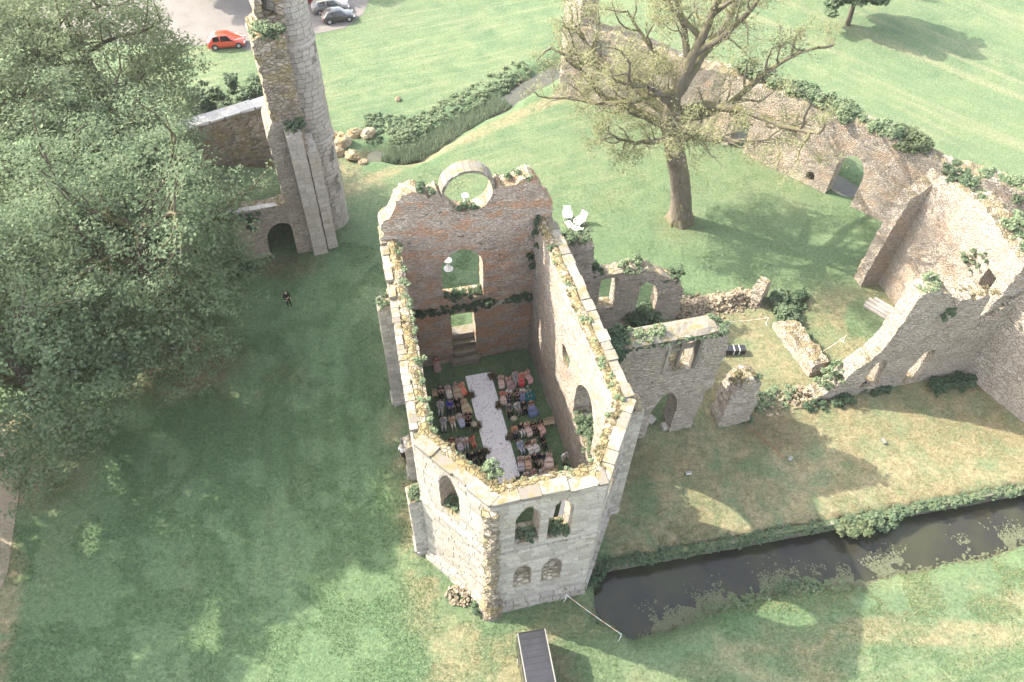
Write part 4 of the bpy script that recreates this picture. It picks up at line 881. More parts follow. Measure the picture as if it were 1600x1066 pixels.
def sparse_tree():
    rng = np.random.default_rng(12); lines = []; leaves = []
    tr = np.array([(0, 0, -.3), (-.05, 0, .6), (-.3, 0, 2.5), (-.9, -.05, 5), (-1.9, -.1, 8), (-2.8, 0, 10.8), (-2.9, .2, 13), (-2.2, .5, 16), (-1.4, .6, 19), (-.9, .9, 22), (-.5, 1.0, 24.5)]); trr = [1.5, 1.12, .95, .88, .84, .86, .6, .45, .33, .2, .08]
    lines.append((tr, trr))
    for k in range(7):                                      # root flare
        a = k * .9 + .2; lines.append((np.array([(.1 * math.cos(a), .1 * math.sin(a), 1.8), (.62 * math.cos(a), .62 * math.sin(a), .7), (1.05 * math.cos(a), 1.05 * math.sin(a), .12), (1.5 * math.cos(a + .2), 1.5 * math.sin(a + .2), -.2)]), [.7, .5, .34, .12]))
    prim = [((-2.7, 0, 10.2), (-1, -.1, .25), 12.5, .40), ((-2.4, -.2, 9.3), (-.85, -.45, .10), 7.0, .26), ((-2.8, .1, 11.2), (-.8, .5, .45), 12, .38), ((-2.9, .2, 12.5), (-.6, -.5, .6), 10, .32), ((-2.7, .3, 11.5), (.95, -.25, .28), 14, .42),
            ((-2.6, .2, 10.6), (1, .2, .10), 13, .38), ((-2.2, -.1, 9.6), (.9, -.35, .22), 9.5, .26), ((-2.4, .5, 14), (.8, .3, .55), 15, .42), ((-2.0, .5, 16), (-.5, .6, .7), 10, .3), ((-1.8, .5, 17), (.5, -.3, .8), 10, .3), ((-2.8, 0, 11), (0, 1, .3), 12, .36), ((-2.8, 0, 12), (.1, -1, .35), 8, .28),
            ((-1.4, .6, 18), (-.9, .1, .5), 9, .24), ((-1.2, .7, 20), (.8, .4, .4), 8, .2), ((-.9, .8, 21), (-.2, -.8, .6), 7, .18), ((-2.7, .4, 13), (.55, .8, .4), 13, .36), ((-2.8, .2, 12.2), (-.85, .85, .2), 11, .34), ((-2.5, .3, 13.6), (-.95, -.3, .35), 11, .3)]
    for p, d, L, r0 in prim:
        l0, q0 = limb(p, d, L, r0 * 1.1, rng, 10, .40, .03, .22); lines.append((l0, q0))
        for j in range(11):
            p1, T1 = at(l0, .18 + .82 * j / 10); l1, q1 = limb(p1, side_dir(T1, rng, rng.uniform(.5, 1.2)), L * rng.uniform(.16, .36), r0 * .33, rng, 6, .55, .06, .2); lines.append((l1, q1))
            for i in range(7):
                p2, T2 = at(l1, .25 + .75 * i / 6); l2, q2 = limb(p2, side_dir(T2, rng, rng.uniform(.5, 1.2)), rng.uniform(.9, 2.0), .028, rng, 4, .6, .05, .4); lines.append((l2, q2)); leaves += [l2[-1], l2[2], l2[3]]
                for m in range(2):
                    p3, T3 = at(l2, rng.uniform(.3, 1)); l3, q3 = limb(p3, side_dir(T3, rng, .8), rng.uniform(.4, .9), .014, rng, 2, .5, 0, .5); lines.append((l3, q3)); leaves.append(l3[-1])
    for j in range(14):                                      # epicormic twigs on the trunk
        p1, T1 = at(tr, rng.uniform(.2, .55)); a = rng.uniform(0, 6.28); l1, q1 = limb(p1, (math.cos(a), math.sin(a), .3), rng.uniform(.9, 1.9), .04, rng, 4, .6, .0, .4); lines.append((l1, q1)); leaves += [l1[-1], l1[2]]
    lv = np.array(leaves); lv = lv[np.array([n3(c, .45) > -.12 for c in lv])]
    V, F = clump_leaves(lv, np.full(len(lv), .5), 9, .105, rng, .2, 1.)
    return tubes_mesh('trunk', [l for l in lines if l[1][0] > .05], M['bark']), mesh_fast('crown', V, F, M['leaf_sparse']), tubes_mesh('twigs', [l for l in lines if l[1][0] <= .05], M['twig'])
put_tree('sparse_tree', sparse_tree(), (15.6, 56.7, 0), 0, 1.0, 'tall old tree with mossy limbs and thin young leaves on the open lawn')
FT = plane_tree_meshes(31, 4.2, 7., 4.6, 3.6, 260, 110, .24, 8, 'leaf_bush', .35, crad=(.5, 1.0))
put_tree('field_tree', FT, (41, 94.6, 0), .3, 1.0, 'small round headed tree standing in the striped field')
put_tree('field_tree', FT, (35, 112, 0), 2.3, 1.3, 'larger round headed tree at the back of the striped field')
put_tree('field_tree', FT, (-36, 107, 0), 1.3, 1.5, 'round headed tree behind the car park')
put_tree('field_tree', FT, (-41, 97, 0), 4.0, 1.2, 'round headed tree beside the gravel car park')

# ------------------------------------------------------------------ bushes, ivy, reeds
rv = random.Random(77); nrv = np.random.default_rng(77)
fe = np.array([.764, -.645]); fn_ = np.array([.645, .764]); f0 = np.array([20.34, 69.9])
def on_flint(u, d, z, r): p = f0 + fe * u + fn_ * d; return (p[0], p[1], z, r)
hedge = [(4.5, 8, 'bushes crowning the flint wall between the two gateways', 1.0), (9.5, 6.5, 'dense dark bush on the flint wall above the small niche', 1.15), (14.0, 6, 'thick bush on the flint wall right over the wide gateway', 1.25), (18.2, 3.2, 'tall pale bush ending the hedge on the flint wall', 1.5), (25.5, 2.5, 'low bush on the flint wall above the return wall', .8), (29.3, 5.5, 'dark bush on the flint wall behind the sunlit side wall', 1.2)]
for i, (u, ln, lb, r0) in enumerate(hedge):
    sp_ = [on_flint(u + rv.uniform(-.5, .5) * ln, 1.0 + rv.uniform(-.4, .9), 8.0 + rv.uniform(-.1, .3), r0 * rv.uniform(.35, .85)) for _ in range(int(ln * 5))]
    o = shrub('wall_bush', sp_, .20, 48, M['leaf_pale'] if i == 3 else M['leaf_wall'], None, 200 + i); tag(o, lb, 'bush', 'bushes on the flint wall')
def plants(name, fn, n, r, size, per, mat, label, seed, cat='plant', group=None, ground=True, kind=None, parent=None):
    rv.seed(seed)
    if not name.startswith('foot') and kind is None: n = int(n * 1.6); r = (r[0] * .6, r[1] * .85); size *= .72
    sp_ = []
    for _ in range(n): x, y, z = fn(); sp_.append((x, y, z, rv.uniform(*r)))
    o = shrub(name, sp_, size, per, mat, parent, seed, ground=ground); tag(o, label, cat if not kind else None, group, kind); return o
def chz(w0, w1, s0, s1, z0, z1): return lambda: (*ch(rv.uniform(w0, w1), rv.uniform(s0, s1)), rv.uniform(z0, z1))
def along(p0, p1, v0, v1, z0, z1, side=1, u0=0, u1=1):
    a, e, n, L = edge_frame(p0, p1)
    def f():
        p = a + e * L * rv.uniform(u0, u1) + n * side * rv.uniform(v0, v1); return p[0], p[1], rv.uniform(z0, z1)
    return f
# plants on the chapel
plants('ivy', along((-5.95, 11.5), (5.75, 11.5), -.35, -.02, 6.25, 6.75, u0=.02, u1=.98), 70, (.22, .48), .15, 26, M['leaf_ivy'], 'dark ivy trailing along the ledge inside the gable wall', 301, 'ivy')
plants('ivy', chz(-2.0, .8, 11.5, 12.3, 7.2, 7.5), 12, (.3, .55), .16, 26, M['leaf_ivy'], 'ivy filling the sill of the great arched window', 302, 'ivy')
plants('wall_plant', chz(4.4, 5.2, 10.6, 11.4, 10.0, 14.2), 16, (.3, .6), .16, 26, M['leaf_ivy'], 'ivy hanging in the corner of gable and side wall', 303, 'ivy', ground=False)
plants('wall_plant', chz(-3.5, -2.2, 11.6, 12.5, 17.3, 17.7), 9, (.3, .5), .15, 26, M['leaf_bush'], 'grassy tuft on the gable beside the round opening, on the tall tower side', 304)
plants('wall_plant', chz(2.4, 4.2, 11.6, 12.5, 17.3, 17.7), 10, (.3, .5), .15, 26, M['leaf_wall'], 'pale grass tuft on the gable beside the round opening, on the side wall side', 305)
plants('wall_plant', chz(-.7, .5, 11.5, 12.4, 15.7, 15.9), 8, (.2, .4), .14, 24, M['leaf_bush'], 'small ferns at the bottom of the round opening', 306)
for i, (u0, u1, lb) in enumerate(((.0, .25, 'over the apse end'), (.25, .5, 'above the leaning stump'), (.5, .75, 'by the far buttress'), (.75, 1., 'beside the gable'))):
    plants('wall_plant', along(cL0, cL1, .75, 1.2, 13.85, 14.1, -1, u0, u1), 11, (.18, .42), .13, 22, M['leaf_wall'], f'green trailing plants on the head of the blank nave wall {lb}', 310 + i)
    plants('moss_tuft', along(cL0, cL1, .3, .9, 13.95, 14.1, -1, u0, u1), 16, (.12, .28), .09, 22, M['leaf_gold'], f'golden stonecrop on the head of the blank nave wall {lb}', 320 + i)
for i, (u0, u1, lb) in enumerate(((.0, .2, 'at the apse corner'), (.25, .45, 'above the round hole'), (.5, .72, 'at its middle'), (.75, .95, 'near the gable'))):
    plants('wall_plant', along(cR0, cR1, .6, 1.1, 13.95, 14.1, 1, u0, u1), 9, (.2, .42), .13, 22, M['leaf_wall'], f'pale green tuft on the coped wall with the big window {lb}', 330 + i)
    plants('moss_tuft', along(cR0, cR1, .6, 1.15, 13.95, 14.1, 1, u0, u1), 14, (.12, .26), .09, 22, M['leaf_gold'], f'golden stonecrop on the coped wall with the big window {lb}', 340 + i)
for i, (p0, p1, lb) in enumerate(((cL0, cF0, 'apse side with the single tall window'), (cF0, cF1, 'apse end with paired windows'), (cF1, cR0, 'apse side facing the moat'))):
    plants('moss_tuft', along(p0, p1, .65, 1.2, 14., 14.12, 1), 34, (.12, .28), .09, 24, M['leaf_gold'], f'thick golden moss on the head of the {lb}', 350 + i)
    plants('wall_plant', along(p0, p1, .75, 1.25, 13.95, 14.1, 1), 9, (.18, .36), .12, 22, M['leaf_wall'], f'pale green plants on the head of the {lb}', 355 + i)
plants('wall_bush', chz(-3.0, -2.0, -7.2, -6.4, 13.6, 14.2), 7, (.3, .55), .15, 30, M['leaf_wall'], 'leafy bright bush rooted inside the apse corner', 358, 'bush')
plants('sill_plant', chz(-1.7, -.5, -8.8, -8.2, 8.9, 9.2), 8, (.25, .5), .14, 24, M['leaf_bush'], 'green plants in the paired window nearer the scarred corner', 359)
plants('sill_plant', chz(.15, 1.4, -8.8, -8.2, 8.8, 9.3), 9, (.3, .6), .14, 24, M['leaf_bush'], 'fern filling the paired window farther from the scarred corner', 360)
plants('sill_plant', along(cL0, cF0, .2, 1.0, 9.1, 9.5, 1, .33, .57), 9, (.2, .45), .14, 24, M['leaf_bush'], 'plants on the sill of the single tall apse window', 361)
plants('sill_plant', chz(5.0, 6.1, -2.3, 1.0, 5.4, 5.9), 16, (.35, .7), .15, 26, M['leaf_bush'], 'greenery growing in the big side window', 362)
plants('sill_plant', chz(5.2, 5.9, 3.2, 3.8, 8.0, 8.2), 9, (.35, .5), .14, 24, M['leaf_bush'], 'greenery in the round hole of the side wall', 363)
plants('wall_plant', chz(-6.9, -6.4, -3.9, -3.2, 7.3, 7.5), 9, (.35, .5), .13, 24, M['leaf_bush'], 'plants on the broken top of the near buttress', 364)
plants('wall_plant', chz(-6.9, -6.0, 8.4, 9.4, 11.1, 11.3), 6, (.25, .45), .13, 24, M['leaf_bush'], 'plants on the top of the tall far buttress', 365)
plants('foot_bush', chz(-4.2, -3.2, -9.0, -7.2, 0., .3), 10, (.25, .5), .15, 28, M['leaf_ivy'], 'dark nettles at the foot of the scarred apse corner', 366, 'bush')
plants('foot_bush', chz(3.4, 4.6, -9.2, -7.0, 0., .2), 10, (.25, .5), .15, 28, M['leaf_ivy'], 'nettles at the moat side foot of the apse', 367, 'bush')
# cross wall, pier, mid ruin
plants('wall_plant', chz(6.2, 8.2, 1.0, 2.6, 11.0, 11.9), 16, (.4, .75), .16, 28, M['leaf_ivy'], 'dark ivy where the cross wall meets the chapel', 370, 'ivy')
plants('wall_plant', chz(8, 10.6, 1.4, 2.8, 11.5, 11.8), 20, (.2, .45), .13, 22, M['leaf_wall'], 'pale grass along the head of the cross wall', 371)
plants('wall_plant', chz(14.0, 15.4, 1.1, 2.6, 11.0, 11.7), 10, (.3, .5), .15, 26, M['leaf_bush'], 'bushy tuft on the broken end of the cross wall', 372)
plants('wall_plant', chz(8.2, 14.3, 1.05, 1.25, 11.2, 11.5), 30, (.12, .26), .11, 18, M['leaf_bush'], 'fringe of ivy hanging under the head of the cross wall', 373, 'ivy')
plants('wall_plant', chz(17.0, 18.4, .9, 2.2, 5.1, 5.5), 10, (.25, .45), .13, 24, M['leaf_gold'], 'golden plants crowning the isolated pier', 374)
plants('wall_plant', chz(18.4, 19.2, .9, 2.2, 4.9, 5.3), 6, (.25, .45), .14, 24, M['leaf_bush'], 'green tuft on the isolated pier', 375)
plants('foot_bush', chz(18.9, 19.8, .4, 1.4, 0., .2), 6, (.25, .5), .14, 24, M['leaf_bush'], 'nettles at the foot of the isolated pier', 376, 'bush')
plants('wall_plant', chz(6.0, 9.2, 12.0, 13.1, 10.4, 10.9), 16, (.4, .7), .16, 28, M['leaf_bush'], 'bush crowning the tall pillar of the window wall', 377, 'bush')
plants('wall_plant', chz(9.6, 10.3, 12.0, 13.1, 6.7, 7.3), 7, (.35, .6), .15, 26, M['leaf_ivy'], 'dark ivy between the tall pillar and the empty window frame', 378, 'ivy')
plants('wall_plant', chz(12.0, 13.6, 12.0, 13.1, 6.4, 7.0), 14, (.35, .6), .15, 26, M['leaf_wall'], 'pale plants over the middle of the window wall', 379)
plants('wall_plant', chz(15.8, 17.6, 12.0, 13.1, 4.5, 5.2), 12, (.3, .55), .15, 26, M['leaf_bush'], 'plants on the broken end of the window wall', 380)
plants('foot_bush', chz(13.6, 15.5, 11.2, 12.6, .2, 2.0), 20, (.5, .85), .16, 30, M['leaf_bush'], 'rounded bush growing in the gap of the window wall', 381, 'bush')
plants('foot_bush', chz(26.2, 27.6, 8.8, 12.0, .1, .8), 22, (.4, .8), .17, 30, M['leaf_bush'], 'bramble bush between the wall stub and low wall', 382, 'bush')
plants('foot_bush', chz(26.4, 27.6, 4.0, 8.0, 0, .7), 18, (.35, .65), .16, 28, M['leaf_ivy'], 'dark nettles behind the low wall', 383, 'bush')
plants('foot_bush', chz(27.5, 29.5, 10.6, 12.2, 0, .6), 12, (.4, .7), .17, 28, M['leaf_ivy'], 'dark brambles by the tree shadow near the low wall', 384, 'bush')
# roofless range
plants('wall_plant', chz(25.2, 28.4, 1.5, 2.7, 1.2, 3.2), 30, (.3, .55), .15, 24, M['leaf_wall'], 'grass on the sloping low end of the front wall', 390)
plants('wall_plant', chz(29.3, 31.2, 1.3, 2.6, 11.2, 11.7), 14, (.3, .55), .15, 24, M['leaf_wall'], 'grass tuft on the tallest piece of the pierced front wall', 391)
plants('wall_plant', chz(32.2, 33.0, 1.0, 1.5, 8.4, 9.4), 10, (.3, .55), .15, 26, M['leaf_bush'], 'green ivy hanging in the notch of the pierced front wall', 392, 'ivy')
plants('wall_plant', chz(33.4, 36.0, 1.4, 2.6, 9.6, 10.0), 10, (.25, .45), .14, 24, M['leaf_gold'], 'yellow plants on the stepped head of the pierced front wall', 393)
plants('wall_plant', chz(37.2, 38.4, 7.5, 12.2, 12.3, 13.1), 26, (.35, .65), .16, 26, M['leaf_bush'], 'bushes along the head of the sunlit side wall', 394, 'bush')
plants('wall_plant', chz(37.4, 39.0, 2.6, 5.6, 12.4, 13.2), 20, (.4, .75), .16, 26, M['leaf_wall'], 'pale flowering bush on the side wall above its small window', 395, 'bush')
plants('wall_plant', chz(36.6, 37.1, 4.0, 6.0, 8.8, 10.6), 10, (.25, .5), .15, 24, M['leaf_bush'], 'plants rooted in the face of the sunlit side wall', 396)
plants('foot_bush', chz(35.0, 38.6, -.4, 1.2, 0, .4), 26, (.3, .6), .15, 26, M['leaf_ivy'], 'dark weeds in the shaded outer corner of the range', 397, 'bush')
plants('foot_bush', chz(29.0, 31.6, .7, 1.3, 0, .4), 14, (.2, .4), .14, 24, M['leaf_ivy'], 'weeds at the foot of the front wall between its openings', 398, 'bush')
plants('foot_bush', chz(24.2, 28.0, .5, 1.2, 0, .5), 20, (.25, .5), .14, 24, M['leaf_ivy'], 'weeds at the foot of the sloping low end of the front wall', 399, 'bush')
plants('foot_bush', chz(20.0, 24.2, 1.4, 3.0, 0, .3), 26, (.2, .45), .14, 22, M['leaf_wall'], 'rough weeds over the scattered stones by the pier', 400, 'bush')
# tower
tq = lambda x0, x1, y0, y1, z0, z1: (lambda: (rv.uniform(x0, x1), rv.uniform(y0, y1), rv.uniform(z0, z1)))
plants('wall_plant', tq(-19.0, -17.0, 50.8, 52.2, 20.6, 21.2), 18, (.35, .7), .15, 26, M['leaf_wall'], 'pale bushy plants on the broken top of the tower pier', 410, 'bush')
plants('wall_plant', tq(-18.0, -16.8, 50.4, 51.2, 13.2, 13.9), 12, (.3, .6), .15, 26, M['leaf_bush'], 'dark plants on the ledge halfway up the tower', 411, 'bush')
plants('foot_bush', tq(-25.5, -22.5, 47.2, 48.6, 0, .9), 16, (.4, .8), .17, 28, M['leaf_ivy'], 'dark shrub beside the vaulted archway', 412, 'bush')
plants('wall_plant', tq(-25, -21.5, 48.2, 49.6, 4.6, 5.5), 14, (.3, .6), .16, 26, M['leaf_ivy'], 'ivy over the head of the arch wall', 413, 'ivy')
plants('foot_bush', tq(-36, -28, 71, 76, 0, 1.2), 30, (.6, 1.2), .24, 30, M['leaf_bush'], 'garden shrubs between the white coped wall and car park', 414, 'bush')
plants('foot_bush', tq(-29.5, -26.5, 76, 79, 0, .8), 8, (.5, .9), .22, 30, M['leaf_ivy'], 'dark rounded shrub on grass beside the tower', 415, 'bush')
# stream banks: nettles and reeds nobody could count
sm = np.array(STREAM)
def bankpt(side, d0, d1, k0, k1):
    def f():
        i = rv.randrange(k0, k1); t = rv.random(); p = sm[i] * (1 - t) + sm[i + 1] * t; T = sm[i + 1] - sm[i]; T = T / np.hypot(*T); q = p + np.array([-T[1], T[0]]) * side * rv.uniform(d0, d1); return q[0], q[1], hz(q[0], q[1]) - .1
    return f
plants('nettle_bank', bankpt(1, 1.3, 4.2, 1, 7), 620, (.16, .5), .15, 18, M['leaf_wall'], 'rank green nettles on the far bank of the stream', 420, kind='stuff')
plants('nettle_bank', bankpt(1, 1.6, 6.5, 0, 4), 380, (.18, .42), .15, 18, M['leaf_bush'], 'nettles around the boulders at the stream head', 421, kind='stuff')
C = np.array([bankpt(1, -1.1, 1.2, 1, 6)() for _ in range(4800)]); C[:, 2] = np.maximum(C[:, 2], STREAM_Z)
V, F = blades(C, .9, .06, nrv, .35); tag(mobj('reeds', mesh_fast('reeds', V, F, M['reed'])), 'pale reeds standing in the stream', kind='stuff')
# moat edges
ml = lambda t0, t1, d0, d1, z0, z1: (lambda: (*mt(rv.uniform(t0, t1), rv.uniform(d0, d1)), rv.uniform(z0, z1)))
plants('bank_growth', ml(-.5, 40, -.45, .25, -.3, .15), 1100, (.08, .26), .09, 16, M['leaf_bush'], 'weeds along the lip of the moat wall', 430, kind='stuff')
plants('foot_bush', ml(17.0, 18.8, -.2, 1.0, -.5, .3), 9, (.4, .7), .17, 30, M['leaf_pale'], 'round pale bush leaning from the moat wall over the water', 431, 'bush')
plants('foot_bush', ml(19.0, 22.0, -.1, .8, -.5, .2), 14, (.3, .6), .16, 28, M['leaf_bush'], 'trailing green bush hanging from the moat wall beside the round one', 432, 'bush')
def edge_pt(t0, t1, a_, b_):
    def f():
        t = rv.uniform(t0, t1); d = float(np.interp(t, MOAT_T, MOAT_W)) + rv.gauss(a_, b_); x, y = mt(t, d); return x, y, max(MOAT_Z + .02, hz(x, y) + .02)
    return f
wt = nrv.uniform(.5, 42, 26000); wd = np.interp(wt, MOAT_T, MOAT_W) - np.abs(nrv.normal(0, .75, 26000)) + .35; wp = MO + np.outer(wt, MD) + np.outer(wd, MN); kk = fbm(wp[:, 0] * .9, wp[:, 1] * .9, 3) > .52
C = np.stack([wp[kk][:, 0], wp[kk][:, 1], np.full(kk.sum(), MOAT_Z + .015)], 1); V, F = leaf_quads(C, .12, nrv, 6., 1.2); tag(mobj('water_weed', mesh_fast('water_weed', V, F, M['duck'])), 'floating scum and weed along the near water edge of the moat', kind='stuff')
plants('water_weed', edge_pt(1, 40, .15, .2), 420, (.04, .13), .08, 10, M['duck'], 'low waterside weeds on the near moat edge', 433, kind='stuff')
plants('bank_growth', edge_pt(5, 16, .2, .3), 120, (.12, .3), .10, 18, M['leaf_wall'], 'pale bank plants on the near moat edge', 434, kind='stuff')
plants('foot_bush', edge_pt(11.3, 13.6, .1, .3), 10, (.3, .55), .15, 26, M['leaf_bush'], 'bluish green clump on the near moat bank', 435, 'bush')
# coarse grass tufts: too many to count
def tufts(name, n, region, h, mat, label, seed, w=.05):
    rg_ = np.random.default_rng(seed); P = region(rg_, n); P[:, 2] = height(P[:, 0], P[:, 1]) - .02; V, F = blades(P, h, w, rg_, .8); tag(mobj(name, mesh_fast(name, V, F, mat)), label, kind='stuff')
M['grass_blade'] = leafmat('grass_blades', (.045, .105, .042), (.085, .155, .060), (.17, .21, .09), .3)
M['grass_dry'] = leafmat('dry_grass_blades', (.14, .14, .06), (.23, .195, .095), (.33, .27, .15), .3)
def reg_rect(x0, x1, y0, y1, thr=.48, sc=2.):
    def f(r, n):
        P = np.stack([r.uniform(x0, x1, n), r.uniform(y0, y1, n), np.zeros(n)], 1); k = fbm(P[:, 0] / sc, P[:, 1] / sc, 3) > thr; t, d = moat_td(P[:, 0], P[:, 1]); W = np.interp(t, MOAT_T, MOAT_W)
        w = (P[:, 0] - OV[0]) * BV[0] + (P[:, 1] - OV[1]) * BV[1]; s = (P[:, 0] - OV[0]) * AV[0] + (P[:, 1] - OV[1]) * AV[1]
        k &= ~((t > -.8) & (d > -.6) & (d < W + .4)) & ~((np.abs(w) < 6.4) & (s > -9.3) & (s < 12.8)); return P[k]
    return f
tufts('lawn_tufts', 190000, reg_rect(-34, -4, 10, 52, .46), .16, M['grass_blade'], 'uneven mown grass of the left lawn', 1)
tufts('yard_tufts', 90000, reg_rect(4, 46, 19, 38, .45), .15, M['grass_dry'], 'dry grass of the yard beside the moat', 2)
tufts('bank_tufts', 90000, reg_rect(-4, 40, 9, 25, .45), .15, M['grass_blade'], 'grass of the lawn this side of the moat', 3)
tufts('green_tufts', 60000, reg_rect(-10, 34, 42, 64, .50), .14, M['grass_blade'], 'grass of the lawn below the sparse tree', 4)
# ------------------------------------------------------------------ people
def skin_body(joints, bones, root):
    names = list(joints); ix = {n: i for i, n in enumerate(names)}
    me = bpy.data.meshes.new('skel'); me.from_pydata([joints[n][0] for n in names], [(ix[a], ix[b]) for a, b in bones], [])
    o = bpy.data.objects.new('skel', me); COL.objects.link(o); o.modifiers.new('s', 'SKIN')
    for i, n in enumerate(names):
        d = me.skin_vertices[0].data[i]; r = joints[n][1]; d.radius = r if isinstance(r, tuple) else (r, r); d.use_root = (n == root)
    m = o.modifiers.new('sub', 'SUBSURF'); m.levels = 1; m.render_levels = 1
    dg = bpy.context.evaluated_depsgraph_get(); ev = o.evaluated_get(dg); out = bpy.data.meshes.new_from_object(ev, depsgraph=dg)
    bpy.data.objects.remove(o); out.polygons.foreach_set('use_smooth', np.ones(len(out.polygons), bool)); out.materials.clear()
    co = np.empty(len(out.vertices) * 3); out.vertices.foreach_get('co', co); co = co.reshape(-1, 3); best = np.full(len(co), 1e9); reg = np.zeros(len(co), int)
    for k, (a, b) in enumerate(bones):
        A = np.array(joints[a][0]); B = np.array(joints[b][0]); e = B - A; t = np.clip(((co - A) @ e) / (e @ e), 0, 1); d = np.linalg.norm(co - A - t[:, None] * e, axis=1)
        w = d < best; best[w] = d[w]; reg[w] = k
    return out, reg, [a + '>' + b for a, b in bones]
def pose(seated, female):
    k = .94 if female else 1.0; sh = .165 if female else .195; J = {}; S = lambda n, p, r: J.__setitem__(n, ((p[0] * k, p[1] * k, p[2] * k if not seated else (p[2] - .48) * k + .48), r))
    if seated:
        S('pelvis', (0, .02, .56), (.165, .13)); S('spine', (0, .04, .76), (.145, .105)); S('chest', (0, .05, .96), (.165, .115)); S('neckb', (0, .04, 1.10), .06); S('neck', (0, .01, 1.17), .055); S('face', (0, -.02, 1.25), (.078, .092)); S('crown', (0, -.01, 1.35), (.07, .08)); S('nose', (0, -.125, 1.25), .014)
        for s, n in ((1, 'l'), (-1, 'r')):
            S('sh' + n, (sh * s, .05, 1.05), .062); S('el' + n, (.235 * s, .0, .80), .047); S('wr' + n, (.10 * s, -.21, .70), .032); S('pa' + n, (.055 * s, -.27, .69), (.038, .02))
            for f, (dx, dy, l) in enumerate(((-.035, -.02, .05), (-.02, -.06, .07), (0, -.065, .075), (.018, -.06, .07), (.034, -.045, .055))): S(f'f{f}{n}', (.055 * s + dx * s * .9, -.27 + dy, .675), .0095)
            S('hip' + n, (.095 * s, 0, .545), .098); S('kn' + n, (.115 * s, -.43, .525), .065); S('an' + n, (.12 * s, -.45, .10), .042); S('toe' + n, (.135 * s, -.60, .05), (.042, .03))
    else:
        S('pelvis', (0, 0, .98), (.155, .12)); S('spine', (0, 0, 1.16), (.14, .10)); S('chest', (0, .01, 1.36), (.165, .115)); S('neckb', (0, .01, 1.49), .06); S('neck', (0, 0, 1.55), .055); S('face', (0, -.02, 1.63), (.078, .092)); S('crown', (0, -.01, 1.72), (.07, .08)); S('nose', (0, -.125, 1.63), .014)
        for s, n in ((1, 'l'), (-1, 'r')):
            S('sh' + n, (sh * s, .01, 1.44), .062); S('el' + n, (.25 * s, .03, 1.17), .046); S('wr' + n, (.22 * s, -.13, .97), .032); S('pa' + n, (.20 * s, -.18, .92), (.036, .022))
            for f, (dx, l) in enumerate(((-.04, .05), (-.022, .07), (0, .078), (.018, .07), (.034, .055))): S(f'f{f}{n}', (.20 * s + dx * s, -.19 - l * .5, .92 - l), .0095)
            S('hip' + n, (.095 * s, 0, .93), .095); S('kn' + n, (.11 * s, -.02 - .05 * (s > 0), .50), .062); S('an' + n, (.115 * s, .03 - .10 * (s > 0), .09), .042); S('toe' + n, (.135 * s, -.12 - .10 * (s > 0), .045), (.042, .03))
    B = [('pelvis', 'spine'), ('spine', 'chest'), ('chest', 'neckb'), ('neckb', 'neck'), ('neck', 'face'), ('face', 'crown'), ('face', 'nose')]
    for n in 'lr': B += [('chest', 'sh' + n), ('sh' + n, 'el' + n), ('el' + n, 'wr' + n), ('wr' + n, 'pa' + n), ('pelvis', 'hip' + n), ('hip' + n, 'kn' + n), ('kn' + n, 'an' + n), ('an' + n, 'toe' + n)] + [('pa' + n, f'f{f}{n}') for f in range(5)]
    return J, B
def shell(me, reg, names, keep, off, cond=None):
    """clothing: the body's own surface, lifted off it"""
    ks = {i for i, n in enumerate(names) if any(n.startswith(q) for q in keep)}; nv = len(me.vertices); co = np.empty(nv * 3); me.vertices.foreach_get('co', co); co = co.reshape(-1, 3)
    no = np.array([v.normal for v in me.vertices]); ok = np.array([r in ks for r in reg]);
    if cond is not None: ok &= cond(co)
    F = [tuple(p.vertices) for p in me.polygons if all(ok[v] for v in p.vertices)]; used = sorted({v for f in F for v in f}); mp = {v: i for i, v in enumerate(used)}
    m = mesh_py('garment', [co[v] + no[v] * off for v in used], [tuple(mp[v] for v in f) for f in F], M['cream'], True); return m
def loft(rings, cap=True, n=14):
    V = []; F = []
    for (c, rx, ry, tilt) in rings:
        for j in range(n):
            t = 2 * math.pi * j / n; x, y = rx * math.cos(t), ry * math.sin(t); V.append((c[0] + x, c[1] + y * math.cos(tilt), c[2] + y * math.sin(tilt)))
    for i in range(len(rings) - 1):
        for j in range(n): F.append((i * n + j, i * n + (j + 1) % n, (i + 1) * n + (j + 1) % n, (i + 1) * n + j))
    return V, F
ARMS = ['shl>', 'shr>', 'ell>', 'elr>']; TORSO = ['pelvis>spine', 'spine>', 'chest>']; LEGS = ['pelvis>hip', 'hipl>', 'hipr>', 'knl>', 'knr>']; SHOE = ['anl>', 'anr>']
PRO = {}
